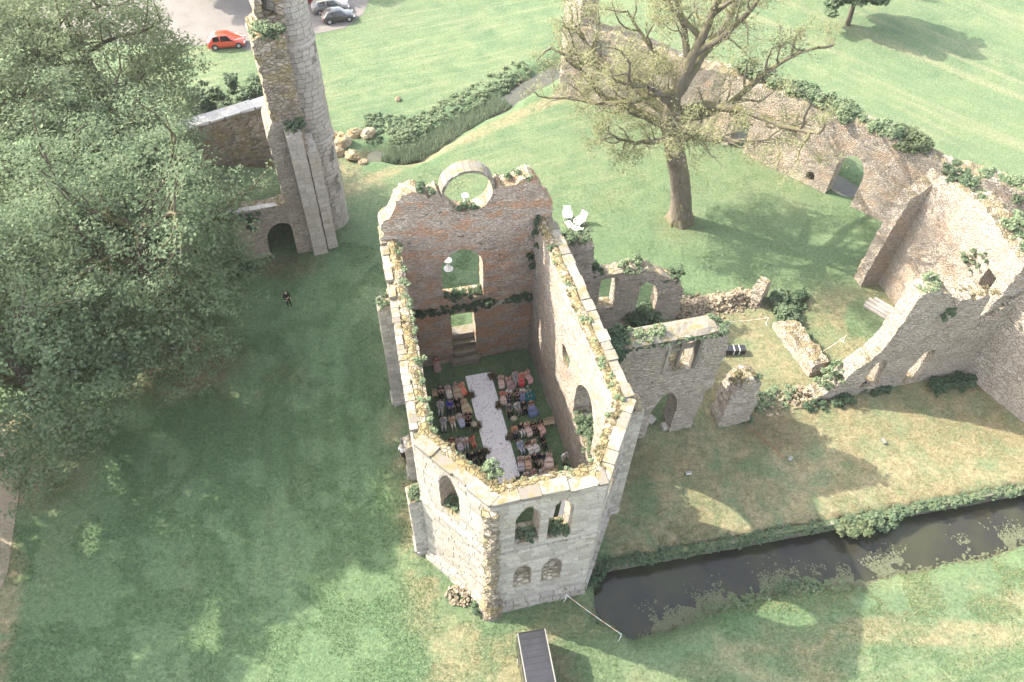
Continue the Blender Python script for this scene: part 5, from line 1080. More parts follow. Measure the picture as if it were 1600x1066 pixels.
for key, (st, fm) in dict(sm=(True, False), sf=(True, True), tm=(False, False), tf=(False, True)).items():
    J, B = pose(st, fm); me, reg, nm = skin_body(J, B, 'pelvis'); me.materials.append(M['cream']); k = .94 if fm else 1.; d = dict(body=me)
    zc = J['crown'][0][2]; yf = J['face'][0][1]
    d['jacket'] = shell(me, reg, nm, ARMS + TORSO, .018); d['blouse'] = shell(me, reg, nm, TORSO + (['shl>', 'shr>'] if fm else ARMS), .014)
    d['trousers'] = shell(me, reg, nm, LEGS, .014); d['shoe_l'] = shell(me, reg, nm, SHOE[:1], .012); d['shoe_r'] = shell(me, reg, nm, SHOE[1:], .012)
    hair_z = zc - .085
    d['hair'] = shell(me, reg, nm, ['neck>', 'face>', 'neckb>neck'], .022, lambda c: (c[:, 2] > hair_z + .055) | ((c[:, 1] > yf + .015) & (c[:, 2] > zc - .17)))
    d['shirt_front'] = shell(me, reg, nm, TORSO, .022, lambda c: (np.abs(c[:, 0]) < .075) & (c[:, 1] < .02))
    V, F = loft([((0, yf + .02, zc + .01), .07, .075, 0), ((0, yf + .035, zc - .06), .105, .10, 0), ((0, yf + .085, zc - .18), .11, .055, 0), ((0, yf + .105, zc - .32), .13, .05, 0), ((0, yf + .11, zc - .46), .09, .03, 0)]); d['long_hair'] = mesh_py('long_hair', V, F, M['cream'], True)
    V, F = loft([((0, yf + .02, zc + .06), .02, .02, 0), ((0, yf + .02, zc + .05), .10, .10, 0), ((0, yf + .02, zc - .01), .11, .115, 0), ((0, yf + .02, zc - .015), .20, .20, 0), ((0, yf + .02, zc - .025), .20, .20, 0)]); d['hat'] = mesh_py('hat', V, F, M['wicker'], True)
    if st:
        V, F = loft([((0, .03, .78 * k + .02), .16, .12, 0), ((0, .02, .62 * k + .02), .20, .165, 0), ((0, -.10, .575), .225, .125, .9), ((0, -.28, .565), .235, .105, 1.45), ((0, -.43, .54), .235, .11, 1.2), ((0, -.50, .40), .235, .10, .3), ((0, -.50, .24), .25, .12, 0)]); d['skirt'] = mesh_py('skirt', V, F, M['cream'], True)
        V, F = loft([((0, .03, .78 * k + .02), .16, .12, 0), ((0, .02, .62 * k + .02), .22, .18, 0), ((0, -.12, .59), .30, .15, .9), ((0, -.30, .58), .34, .13, 1.45), ((0, -.47, .53), .36, .14, 1.1), ((0, -.54, .35), .38, .17, .3), ((0, -.54, .06), .42, .22, 0)]); d['full_skirt'] = mesh_py('full_skirt', V, F, M['cream'], True)
    else:
        V, F = loft([((0, 0, 1.16 * k), .15, .11, 0), ((0, 0, .95 * k), .20, .16, 0), ((0, -.02, .55), .26, .22, 0), ((.02, -.03, .06), .38, .34, 0)]); d['full_skirt'] = mesh_py('full_skirt', V, F, M['cream'], True); d['skirt'] = d['full_skirt']
    PRO[key] = d
CM = {}
def cloth(c, rough=.85):
    if c not in CM: CM[c] = plain('cloth_%d' % len(CM), c, rough, .15, var=.10, scale=14)
    return CM[c]
SKIN = [(.46, .29, .21), (.52, .34, .25), (.40, .24, .17)]
HAIR = dict(dark=(.025, .018, .014), brown=(.085, .05, .03), blonde=(.33, .23, .12), grey=(.36, .34, .32), auburn=(.14, .055, .025), black=(.010, .009, .009))
PAL = dict(navy=(.020, .026, .055), grey=(.17, .165, .16), lightgrey=(.36, .355, .35), black=(.012, .012, .014), white=(.66, .64, .61), cream=(.58, .53, .44), coral=(.62, .17, .11), orange=(.66, .27, .12), pink=(.60, .36, .32), palepink=(.60, .46, .40), mauve=(.36, .23, .23), red=(.55, .05, .06), teal=(.015, .115, .12),
           blue=(.075, .085, .36), sky=(.36, .42, .55), denim=(.12, .16, .28), beige=(.46, .37, .24), brown=(.13, .07, .045), tan=(.38, .30, .22), lilac=(.47, .42, .46), floral=(.48, .40, .38), darkfloral=(.17, .07, .075), rust=(.27, .10, .06), peach=(.60, .40, .28), silver=(.42, .42, .41))
pr_rng = random.Random(99)
def person(kind, loc, rz, label, group, style, cols, hair, extra=(), sc=1.0, name='person'):
    """style: suit, shirt, dress, gown, outfit"""
    d = PRO[kind]; o = empty(name, loc, rz, label, 'person', group); o.scale = (sc, sc, sc)
    def part(nm, key, col):
        if len(d[key].polygons) == 0: return
        p = mobj(nm, d[key], o); objmat(p, cloth(col) if isinstance(col, tuple) else col); return p
    part('body', 'body', pr_rng.choice(SKIN))
    if style == 'suit':
        part('jacket', 'jacket', PAL[cols[0]]); part('shirt_front', 'shirt_front', PAL[cols[2]]); part('trousers', 'trousers', PAL[cols[1]])
    elif style == 'shirt':
        part('shirt', 'jacket', PAL[cols[0]]); part('trousers', 'trousers', PAL[cols[1]])
        if len(cols) > 2: part('waistcoat', 'blouse', PAL[cols[2]]) if cols[2] else None
    elif style == 'outfit': part('blouse', 'blouse', PAL[cols[0]]); part('trousers', 'trousers', PAL[cols[1]])
    else: part('bodice', 'blouse', PAL[cols[0]]); part('skirt', 'full_skirt' if style == 'gown' else 'skirt', PAL[cols[1]])
    for q in ('shoe_l', 'shoe_r'): part('shoe', q, PAL['black' if style in ('suit', 'shirt') else 'tan'])
    if hair: part('hair', 'hair', HAIR[hair])
    if 'long' in extra: part('long_hair', 'long_hair', HAIR[hair])
    if 'hat' in extra: part('hat', 'hat', M['wicker'])
    return o
# folding chairs
def chair_parts():
    P = []
    def bx(nm, a, b, M_=None): mb = MB().box(a, b, M_); P.append((nm, mesh_py(nm, mb.V, mb.F, M['wood'])))
    for i in range(5): bx('seat_slat', (-.20, -.20 + .083 * i, .43), (.20, -.13 + .083 * i, .455))
    for s in (-1, 1):
        for (p, q) in (((s * .19, -.20, 0), (s * .19, .20, .88)), ((s * .17, .22, 0), (s * .17, -.18, .44))):
            mb = MB(); P_, Q_ = Vector(p), Vector(q); dv = (Q_ - P_).normalized(); n_ = Vector((0, dv.z, -dv.y)) * .017; x_ = Vector((.012, 0, 0))
            mb.add([tuple(v) for v in (P_ - n_ - x_, P_ - n_ + x_, P_ + n_ + x_, P_ + n_ - x_, Q_ - n_ - x_, Q_ - n_ + x_, Q_ + n_ + x_, Q_ + n_ - x_)], [(0, 3, 2, 1), (4, 5, 6, 7), (0, 1, 5, 4), (1, 2, 6, 5), (2, 3, 7, 6), (3, 0, 4, 7)]); P.append(('leg', mesh_py('leg', mb.V, mb.F, M['wood'])))
    for z in (.62, .76): bx('back_slat', (-.20, .075 + (z - .62) * .42, z), (.20, .10 + (z - .62) * .42, z + .10))
    return P
CP = chair_parts()
FACE = AXA            # local -y looks towards the apse
def put_chair(w, s, label, group='folding chairs of the guests', rz=0.):
    x, y = ch(w, s); c = empty('folding_chair', (x, y, hz(x, y)), FACE + rz, label, 'chair', group)
    for nm, m in CP: mobj(nm, m, c)
ROWN = {8.4: 'row nearest the steps', 6.9: 'second row from the steps', 5.55: 'third row from the steps', 3.6: 'first row beyond the cross path', 2.2: 'second row beyond the cross path', .9: 'third row beyond the cross path', -.3: 'front row by the apse'}
LW, RW = 'blank wall side', 'big window side'
G = [  # w, s, side, kind, style, colours, hair, extra, words
 (-3.2, 8.4, LW, 'sf', 'outfit', ('navy', 'black'), 'dark', (), 'guest in navy jacket'), (-2.7, 8.4, LW, 'sf', 'dress', ('floral', 'cream'), 'dark', (), 'guest in pale flowered dress'), (-2.1, 8.4, LW, 'sf', 'gown', ('grey', 'tan'), 'grey', (), 'grey haired guest in taupe gown'), (-1.57, 8.4, LW, 'sf', 'dress', ('orange', 'coral'), 'blonde', ('long',), 'guest in orange coral dress'),
 (-3.5, 6.9, LW, 'sm', 'suit', ('lightgrey', 'lightgrey', 'white'), 'dark', (), 'guest in pale grey suit'), (-2.85, 6.9, LW, 'sm', 'suit', ('blue', 'navy', 'white'), 'brown', (), 'guest in bright blue blazer'), (-2.2, 6.9, LW, 'sm', 'suit', ('black', 'black', 'white'), 'black', (), 'guest in black suit'), (-1.65, 6.8, LW, 'sf', 'gown', ('beige', 'beige'), 'auburn', (), 'guest in wide beige tulle gown'),
 (-3.55, 5.55, LW, 'sm', 'suit', ('lightgrey', 'silver', 'white'), 'black', (), 'guest in silver suit'), (-2.88, 5.55, LW, 'sf', 'outfit', ('peach', 'cream'), 'brown', ('long',), 'guest in peach top and cream trousers'), (-2.3, 5.55, LW, 'sf', 'dress', ('silver', 'sky'), 'dark', (), 'guest in blue grey dress'), (-1.68, 5.55, LW, 'sf', 'dress', ('black', 'black'), 'grey', (), 'fair guest in sleeveless black dress'),
 (-3.25, 3.6, LW, 'sf', 'dress', ('darkfloral', 'darkfloral'), 'dark', (), 'guest in dark red flowered dress'), (-2.75, 3.55, LW, 'sf', 'dress', ('lilac', 'lilac'), 'dark', ('long',), 'guest in pale lilac dress'), (-2.25, 3.5, LW, 'sf', 'outfit', ('white', 'lightgrey'), 'dark', (), 'guest in white blouse and grey trousers'), (-1.75, 3.5, LW, 'sf', 'outfit', ('coral', 'coral'), 'black', ('long',), 'guest in coral trouser suit'),
 (-2.6, 2.2, LW, 'sm', 'suit', ('black', 'black', 'lilac'), 'grey', (), 'guest in dark suit with lilac shirt'), (-2.05, 2.1, LW, 'sm', 'suit', ('black', 'navy', 'floral'), 'brown', (), 'guest in black jacket and navy trousers'), (-1.47, 2.15, LW, 'sm', 'suit', ('black', 'black', 'cream'), 'blonde', (), 'fair haired guest in black suit'),
 (1.56, 8.4, RW, 'sf', 'dress', ('palepink', 'palepink'), 'dark', (), 'guest in pale pink dress'), (2.1, 8.25, RW, 'sf', 'gown', ('pink', 'mauve'), 'black', ('long',), 'long haired guest in mauve gown'), (2.7, 8.4, RW, 'sm', 'suit', ('lightgrey', 'lightgrey', 'grey'), 'dark', (), 'guest in light grey suit'), (3.17, 8.35, RW, 'sf', 'dress', ('coral', 'red'), 'dark', (), 'guest in red dress'), (3.65, 8.4, RW, 'sf', 'dress', ('pink', 'pink'), 'blonde', ('long',), 'blonde guest in dusty pink dress'),
 (1.36, 6.9, RW, 'sf', 'dress', ('coral', 'palepink'), 'brown', (), 'guest in coral flowered dress'), (1.88, 6.95, RW, 'sf', 'dress', ('white', 'navy'), 'dark', (), 'guest in white top and navy skirt'), (2.4, 6.95, RW, 'sf', 'dress', ('black', 'black'), 'black', ('long',), 'dark haired guest in black dress'), (2.88, 6.9, RW, 'sf', 'dress', ('white', 'denim'), 'dark', (), 'guest in white top and blue skirt'), (3.4, 6.9, RW, 'sf', 'gown', ('teal', 'teal'), 'black', (), 'guest in teal gown'),
 (1.51, 5.6, RW, 'sm', 'suit', ('grey', 'black', 'white'), 'dark', (), 'guest in mid grey jacket'), (2.2, 5.6, RW, 'sm', 'shirt', ('silver', 'grey'), 'brown', (), 'guest in silver grey shirt'), (2.69, 5.6, RW, 'sm', 'suit', ('black', 'black', 'white'), 'black', (), 'guest in black suit with open white collar'), (3.32, 5.55, RW, 'sf', 'gown', ('brown', 'denim'), 'blonde', (), 'bare shouldered guest in blue skirt'),
 (1.48, 3.6, RW, 'sf', 'outfit', ('orange', 'navy'), 'grey', (), 'guest in orange top and navy trousers'), (1.99, 3.65, RW, 'sm', 'suit', ('black', 'white', 'white'), 'grey', (), 'white haired guest in black jacket and white trousers'), (2.48, 3.65, RW, 'sf', 'dress', ('peach', 'palepink'), 'dark', (), 'guest in peach dress'), (2.97, 3.7, RW, 'sf', 'dress', ('black', 'black'), 'black', ('long',), 'dark haired guest in short black dress'), (3.43, 3.6, RW, 'sf', 'dress', ('black', 'pink'), 'black', ('long',), 'guest in black top and pink skirt'),
 (1.56, 2.2, RW, 'sm', 'shirt', ('sky', 'sky'), 'blonde', (), 'guest in sky blue shirt and trousers'), (2.13, 2.2, RW, 'sf', 'dress', ('black', 'white'), 'brown', ('long',), 'guest in black top and white skirt'), (2.6, 2.2, RW, 'sf', 'dress', ('beige', 'white'), 'brown', (), 'guest in beige stole and white skirt'), (3.33, 2.3, RW, 'sm', 'suit', ('black', 'black', 'black'), None, (), 'bald guest all in black'),
 (1.34, .9, RW, 'sf', 'dress', ('floral', 'lilac'), 'brown', (), 'guest in grey flowered dress'), (1.82, .95, RW, 'sf', 'dress', ('beige', 'peach'), 'blonde', (), 'guest in tan dress'), (2.3, .95, RW, 'sm', 'suit', ('black', 'black', 'beige'), 'brown', (), 'guest in black jacket bending forward'), (2.8, .9, RW, 'sm', 'suit', ('navy', 'tan', 'white'), 'dark', (), 'guest in navy jacket and tan trousers'), (3.4, .85, RW, 'sf', 'gown', ('palepink', 'palepink'), 'black', ('long',), 'long black haired guest in blush gown'),
 (1.42, -.3, RW, 'sf', 'dress', ('lightgrey', 'grey'), 'grey', (), 'grey haired guest in grey dress'), (1.98, -.3, RW, 'sf', 'gown', ('mauve', 'mauve'), 'auburn', (), 'guest in dusty mauve gown'), (2.55, -.35, RW, 'sf', 'gown', ('silver', 'lightgrey'), 'blonde', (), 'guest in silver grey gown'),
]
near_row = lambda s: ROWN[min(ROWN, key=lambda q: abs(q - s))]
for i, (w, s, sd, kind, style, cols, hair, ex, words) in enumerate(G):
    x, y = ch(w, s); g0 = hz(x, y); rz = FACE + pr_rng.uniform(-.38, .38)
    o = person(kind, (x + pr_rng.uniform(-.03, .03), y + pr_rng.uniform(-.03, .03), g0 - .045), rz, f'{words}, {near_row(s)}', 'guests seated in the chapel', style, cols, hair, ex, pr_rng.uniform(.96, 1.06)); o.rotation_euler.x = pr_rng.uniform(-.10, .05); o.rotation_euler.y = pr_rng.uniform(-.07, .07)
    put_chair(w, s + .02, f'folding wooden chair under the {words}')
for (w, s, lb) in ((-3.72, 8.35, 'empty folding chair beside the guest in navy jacket'), (-2.53, 7.0, 'empty folding chair behind the blue blazer and black suit'), (4.02, 3.85, 'empty folding chair next to the guest in black top and pink skirt'), (4.45, 3.85, 'empty folding chair nearest the side wall with the big window'),
                   (3.05, -.3, 'empty folding chair next to the guest in silver grey gown'), (3.55, -.3, 'empty folding chair ending the front row by the apse'), (-3.75, 3.6, 'empty folding chair beside the guest in dark red flowered dress'), (-2.0, 5.6, 'empty folding chair beside the fair guest in sleeveless black dress')): put_chair(w, s, lb)
gpt = lambda w, s: (*ch(w, s), hz(*ch(w, s)) - .01)
person('tm', gpt(4.42, .35), FACE + .3, 'man in white shirt, dark waistcoat and tan trousers standing by the side wall', None, 'shirt', ('white', 'tan', 'black'), 'dark')
person('tf', gpt(-3.1, 11.0), FACE - .2, 'woman in long rust brown gown standing beside the steps', None, 'gown', ('rust', 'mauve'), 'auburn', ('long',))
person('tm', gpt(-6.95, 3.45), FACE + 2.6, 'man in white shirt and dark trousers walking outside the blank nave wall', None, 'shirt', ('white', 'black'), 'brown', ('hat',))
person('tm', gpt(-6.68, 4.2), FACE - .3, 'man in dark grey suit with pale shirt outside the blank nave wall', None, 'suit', ('grey', 'black', 'white'), 'dark')
person('tm', (-19.1, 44.1, hz(-19.1, 44.1)), .8, 'man in black clothes standing in the tree shade on the lawn', None, 'suit', ('black', 'black', 'grey'), 'black')
x, y = ch(29.15, 1.75); person('sm', (x, y, .42), FACE + 1.5, 'person in lilac top and dark trousers sitting in the opening of the front wall', None, 'shirt', ('lilac', 'black'), 'dark')

# ------------------------------------------------------------------ aisle runner, petals, flowers, lanterns
V = []; F = []
for i in range(41):
    for j in range(9):
        w, s = -1.02 + 2.06 * j / 8, -2.2 + 12.0 * i / 40; x, y = ch(w, s); V.append((x, y, hz(x, y) + .025 + .012 * n3((x, y, 0), 1.9)))
F = [(i * 9 + j, i * 9 + j + 1, (i + 1) * 9 + j + 1, (i + 1) * 9 + j) for i in range(40) for j in range(8)]
tag(mobj('aisle_runner', mesh_py('aisle_runner', V, F, M['runner'], True)), 'long white cloth runner laid down the aisle', 'runner')
rp = np.random.default_rng(4); n = 430; ps = -2 + 11.7 * rp.random(n) ** 1.35; pw = rp.uniform(-.98, 1.0, n); P = OV + np.outer(pw, BV) + np.outer(ps, AV)
V, F = leaf_quads(np.stack([P[:, 0], P[:, 1], height(P[:, 0], P[:, 1]) + .05], 1), .065, rp, 3., 1.2); tag(mobj('petals', mesh_fast('petals', V, F, M['petal'])), 'dark red petals strewn over the runner', kind='stuff')
for i, (w, s, lb) in enumerate(((1.05, 9.2, 'at the steps end of the runner, big window side'), (-1.0, 7.8, 'by the wide beige tulle gown'), (1.02, 6.4, 'by the coral flowered dress'), (-1.05, 4.9, 'at the cross path, blank wall side'), (1.08, 3.4, 'by the orange top'), (-1.05, 2.6, 'by the fair haired guest in black suit'), (-1.05, .45, 'at the apse end of the runner, blank wall side'), (1.0, -.3, 'at the apse end of the runner, big window side'))):
    x, y = ch(w, s); z = hz(x, y); t = empty('flower_arrangement', (x, y, z), i * .7, f'dried flower and pampas arrangement {lb}', 'flowers', 'flower arrangements along the aisle')
    o = shrub('foliage', [(rv.uniform(-.2, .2), rv.uniform(-.2, .2), .08, rv.uniform(.12, .24)) for _ in range(6)], .10, 16, M['leaf_ivy'], t, 500 + i)
    C = np.stack([nrv.normal(0, .13, 160), nrv.normal(0, .13, 160), np.full(160, .03)], 1); V, F = blades(C, .62, .05, nrv, .35); mobj('pampas', mesh_fast('pampas', V, F, M['dried']), t)
    o = shrub('blossom', [(rv.uniform(-.22, .22), rv.uniform(-.22, .22), .2, .07) for _ in range(5)], .07, 10, M['dried'], t, 520 + i)
for w, s, lb in ((-1.42, 4.6, 'guest in coral trouser suit'), (1.62, 4.42, 'guest in orange top')):
    x, y = ch(w, s); z = hz(x, y); t = empty('wicker_lantern', (x, y, z), 0, f'round wicker lantern on a stand behind the {lb}', 'lantern', 'wicker lanterns at the cross path')
    bm = bmesh.new(); bmesh.ops.create_uvsphere(bm, u_segments=18, v_segments=10, radius=.24); me = bpy.data.meshes.new('globe'); bm.to_mesh(me); bm.free(); me.materials.append(M['wicker']); o = mobj('globe', me, t, (0, 0, .95), None, (1, 1, .9))
    MB().cyl((0, 0, 0), (0, 0, .75), .018, n=8).build('pole', M['blackm'], t); MB().cyl((0, 0, 0), (0, 0, .03), .14, n=14).build('base', M['blackm'], t)
    for k in range(6):
        a_ = k * math.pi / 6; pts = [(.245 * math.cos(q) * math.cos(a_), .245 * math.cos(q) * math.sin(a_), .95 + .22 * math.sin(q)) for q in np.linspace(0, 2 * math.pi, 20)]; tv, tf_ = tube_np(pts, [.008] * 20, 4); mobj('rib', mesh_py('rib', tv, tf_, M['wood']), t)
for i, (w, s) in enumerate(((2.45, -3.4), (3.4, -3.0))):
    x, y = ch(w, s); t = empty('white_bench', (x, y, hz(x, y)), FACE + math.radians(62), f'long white bench standing in the apse, {["nearer the aisle", "nearer the side wall"][i]}', 'bench', 'white benches in the apse')
    MB().box((-1.1, -.17, .42), (1.1, .17, .46)).build('seat', M['white'], t)
    for sx in (-.95, .95):
        for sy in (-.13, .13): MB().box((sx - .025, sy - .02, 0), (sx + .025, sy + .02, .42)).build('leg', M['white'], t)

# ------------------------------------------------------------------ lawn furniture and small things
def lounge(loc, rz, label, back=.75):
    t = empty('garden_chair', loc, rz, label, 'chair', 'white garden chairs on the lawn'); mk = lambda nm, a, b, m=M['white'], R=None: MB().box(a, b, R).build(nm, m, t)
    mk('seat', (-.36, -.40, .34), (.36, .34, .40)); Rb = Matrix.Translation((0, .32, .36)) @ Matrix.Rotation(math.radians(-24), 4, 'X'); mk('backrest', (-.36, 0, 0), (.36, .05, back), R=Rb); mk('cushion', (-.32, -.38, .40), (.32, .28, .48), M['cream'])
    for s in (-1, 1):
        mk('armrest', (s * .40 - .04, -.40, .56), (s * .40 + .04, .42, .60))
        for yy in (-.36, .30): mk('leg', (s * .38 - .025, yy - .025, 0), (s * .38 + .025, yy + .025, .56))
gl = lambda x, y: (x, y, hz(x, y))
lounge(gl(4.85, 56.3), .1, 'white garden chair facing the low table, farthest from the ruined pillar'); lounge(gl(5.95, 55.5), -.75, 'large white garden chair turned sideways by the low table', .95); lounge(gl(5.75, 54.3), 2.6, 'white garden chair with its back to the chapel', .6)
t = empty('low_table', gl(5.0, 55.1), .45, 'low pale wooden table between the white garden chairs', 'table'); MB().box((-.28, -.45, .34), (.28, .45, .39)).build('top', M['white'], t)
for sx in (-.24, .24):
    for sy in (-.40, .40): MB().box((sx - .025, sy - .025, 0), (sx + .025, sy + .025, .34)).build('leg', M['wood'], t)
def cocktail(x, y, label):
    t = empty('cocktail_table', gl(x, y), 0, label, 'table', 'white covered cocktail tables'); V, F = loft([((0, 0, .02), .40, .40, 0), ((0, 0, .35), .20, .20, 0), ((0, 0, .6), .13, .13, 0), ((0, 0, .9), .22, .22, 0), ((0, 0, 1.06), .34, .34, 0)], n=18); mobj('cover', mesh_py('cover', V, F, M['white'], True), t)
    MB().cyl((0, 0, 1.05), (0, 0, 1.10), .36, n=22).build('top', M['white'], t); MB().cyl((0, 0, 0), (0, 0, .04), .42, n=14).build('base', M['white'], t)
cocktail(-5.9, 49.1, 'white covered cocktail table seen through the great arched window'); cocktail(-4.95, 57.9, 'white covered cocktail table out on the sunlit lawn beyond the gable')
t = empty('strapped_trunk', gl(18.1, 40.6), math.radians(4), 'long black trunk bound with two white straps lying in the yard', 'trunk'); MB().box((-1.05, -.28, .06), (1.05, .28, .52)).build('case', M['blackm'], t); MB().box((-1.07, -.30, .50), (1.07, .30, .58)).build('lid', M['blackm'], t)
for u in (.1, .55): MB().box((u - .035, -.305, .05), (u + .035, .305, .59)).build('strap', M['strap'], t)
for u in (-.9, .9): MB().box((u - .06, -.25, 0), (u + .06, .25, .06)).build('runner', M['grey_wood'], t)
def barrier(p, q, label, zz=.85):
    (x0, y0), (x1, y1) = p, q; t = empty('rope_barrier', (x0, y0, hz(x0, y0)), 0, label, 'barrier', 'rope barriers'); d = np.array([x1 - x0, y1 - y0]); h1 = hz(x1, y1) - hz(x0, y0)
    for (dx, dy, h) in ((0, 0, 0), (*d, h1)):
        MB().cyl((dx, dy, h - .05), (dx, dy, h + zz + .05), .018, n=8).build('post', M['white'], t); nn = np.array([-d[1], d[0]]) / np.hypot(*d) * .2; MB().cyl((dx - nn[0], dy - nn[1], h + .03), (dx + nn[0], dy + nn[1], h + .03), .016, n=6).build('foot', M['white'], t)
    L = np.hypot(*d); k = max(4, int(L / .35))
    for i in range(k):
        f0_, f1_ = i / k, (i + 1) / k; sag = lambda f: zz - .10 * math.sin(math.pi * f)
        MB().cyl((d[0] * f0_, d[1] * f0_, h1 * f0_ + sag(f0_)), (d[0] * f1_, d[1] * f1_, h1 * f1_ + sag(f1_)), .018, n=6).build('tape', M['redwhite'] if i % 2 else M['white'], t)
barrier((4.05, 19.35), (7.45, 16.95), 'red and white rope barrier from the apse foot to the moat end'); barrier(ch(21.6, 9.9), ch(25.0, 9.6), 'red and white rope barrier in front of the rubble bank'); barrier(ch(27.6, 5.2), ch(30.5, 6.4), 'red and white rope barrier behind the low wall')
def flood(w, s, rz, label):
    x, y = ch(w, s); t = empty('ground_floodlight', (x, y, hz(x, y)), rz, label, 'floodlight', 'floodlights in the yard'); MB().box((-.22, -.10, .10), (.22, .10, .26)).build('housing', M['alu'], t); MB().box((-.20, -.115, .12), (.20, -.10, .24)).build('lens', M['lampg'], t)
    for sx in (-.2, .2): MB().box((sx - .015, -.03, 0), (sx + .015, .03, .14)).build('bracket', M['blackm'], t)
flood(13.05, -2.5, .2, 'grey floodlight on the shaded grass nearest the chapel'); flood(20.9, -3.05, .9, 'floodlight lying at the end of the brown cable'); flood(28.55, -3.25, 1.9, 'floodlight on the sunlit yard by the moat'); 
pts = [(*ch(19.2, .3), .02), (*ch(19.6, -.6), .02), (*ch(20.1, -1.6), .02), (*ch(20.6, -2.9), .03)]; tv, tf_ = tube_np([(p[0], p[1], hz(p[0], p[1]) + .03) for p in pts], [.03] * 4, 6); tag(mobj('cable', mesh_py('cable', tv, tf_, plain('cable_brown', (.24, .10, .05)))), 'brown cable trailing from the pier to a floodlight', 'cable')

# ------------------------------------------------------------------ vehicles
def car(loc, rz, paint_m, label, L=4.3, W=1.8, H=1.55, hood=.27, tail=.06, ws=.17, rear=.10, group='cars in the car park', stripe=False, sz=None):
    """x forward; cross sections lofted from bumper to bumper"""
    t = empty('parked_car', loc, rz, label, 'car', group); h = L / 2; belt = H * .60; W2 = W / 2
    xa = h - hood * L; xb = xa - ws * L; xd = -h + tail * L; xc = xd + rear * L     # windscreen foot, roof front, tail, roof rear
    ss = [(-h, .32, belt * .80, belt * .82, .86, .80), (-h + .08, .22, belt * .97, belt * 1.0, .95, .86), (xd, .20, belt * 1.02, belt * 1.06, .98, .84), (xc, .20, belt * 1.03, H * .965, 1.0, .74), ((xb + xc) / 2, .20, belt * 1.01, H, 1.0, .73), (xb, .20, belt, H * .985, 1.0, .72), (xa, .20, belt * .98, belt * 1.03, 1.0, .80), ((xa + h) / 2, .20, belt * .92, belt * .97, .99, .80), (h - .18, .22, belt * .80, belt * .85, .95, .74), (h, .30, belt * .55, belt * .62, .84, .66)]
    V = []; F = []
    for (x, z0, zb, zr, wb, wr) in ss:
        w1 = W2 * wb; w2 = W2 * wr; V += [(x, -w1 * .93, z0), (x, -w1, z0 + .22), (x, -w1 * .985, zb), (x, -w2, zr - .03), (x, -w2 * .82, zr), (x, 0, zr + .025), (x, w2 * .82, zr), (x, w2, zr - .03), (x, w1 * .985, zb), (x, w1, z0 + .22), (x, w1 * .93, z0)]
    for i in range(len(ss) - 1):
        for j in range(11): F.append((i * 11 + j, i * 11 + (j + 1) % 11, (i + 1) * 11 + (j + 1) % 11, (i + 1) * 11 + j))
    F += [tuple(range(11))[::-1], tuple(range((len(ss) - 1) * 11, len(ss) * 11))]
    me = mesh_py('body', V, F, paint_m, True); bm = bmesh.new(); bm.from_mesh(me); bmesh.ops.recalc_face_normals(bm, faces=bm.faces); bm.to_mesh(me); bm.free(); body = mobj('body', me, t)
    def on(i, j, f=0.): return np.array(V[i * 11 + j])
    def pane(nm, q, m, par=t, grow=.012, inset=.08):
        q = [np.array(p, float) for p in q]; c = sum(q) / len(q); n_ = np.cross(q[1] - q[0], q[2] - q[0]); n_ /= np.linalg.norm(n_)
        if n_.dot(c - np.array([0, 0, .6])) < 0: n_ = -n_
        q = [c + (p - c) * (1 - inset) + n_ * grow for p in q]; q2 = [p - n_ * .03 for p in q]; k = len(q)
        return mobj(nm, mesh_py(nm, q + q2, [tuple(range(k))] + [(i, (i + 1) % k, k + (i + 1) % k, k + i) for i in range(k)], m), par)
    pane('windscreen', [on(6, 3), on(6, 7), on(5, 7), on(5, 3)], M['glass'], inset=.05); pane('rear_window', [on(2, 3), on(2, 7), on(3, 7), on(3, 3)], M['glass'], inset=.10)
    for a_, b_ in ((2, 3), (8, 7)):
        pane('side_window', [on(5, a_) + (on(6, a_) - on(5, a_)) * .72, on(5, b_), on(4, b_), on(4, a_)], M['glass'], inset=.12); pane('side_window', [on(4, a_), on(4, b_), on(3, b_), on(3, a_) + (on(4, a_) - on(3, a_)) * .0], M['glass'], inset=.12)
    for sy in (-1, 1):
        for x in (h - .20 * L * .95, -h + .19 * L):
            w_ = empty('wheel', (x, sy * (W2 - .12), .32)); w_.parent = t
            MB().cyl((0, -.115, 0), (0, .115, 0), .325, n=20).build('tyre', M['tyre'], w_); MB().cyl((0, sy * .10, 0), (0, sy * .135, 0), .21, .19, n=14).build('rim', M['rim'], w_)
            MB().cyl((x, sy * (W2 - .13), .36), (x, sy * (W2 + .004), .36), .375, n=20).build('wheel_arch', M['trim'], t)
        MB().box((h - .22, sy * W2 * .78 - .17, belt * .60), (h - .035, sy * W2 * .78 + .10, belt * .74)).build('headlight', M['lampg'], t)
        MB().box((-h - .005, sy * W2 * .80 - .09, belt * .66), (-h + .16, sy * W2 * .80 + .11, belt * .95)).build('tail_light', M['lampr'], t)
        MB().box((xa - .32, sy * (W2 + .02) - .09, belt * 1.0), (xa - .16, sy * (W2 + .02) + .09, belt * 1.0 + .14)).build('mirror', M['trim'], t)
    MB().box((h - .03, -.26, .42), (h + .02, .26, .53)).build('number_plate', M['plate'], t); MB().box((-h - .02, -.26, .60), (-h + .02, .26, .71)).build('number_plate', M['plate'], t)
    MB().box((-h + .02, -W2 * .80, .24), (h - .10, W2 * .80, .34)).build('underbody', M['trim'], t)
    if stripe:
        for sy in (-1, 1): pts = [(h + .0, 0, belt * .66), (h - .16, sy * .15, belt * .86 + .03), (xa + .45, sy * W2 * .62, belt * .99 + .03), (xa + .12, sy * W2 * .86, belt * 1.02 + .03)]; tv, tf2 = tube_np(pts, [.035] * 4, 6); mobj('ribbon', mesh_py('ribbon', tv, tf2, M['white']), t)
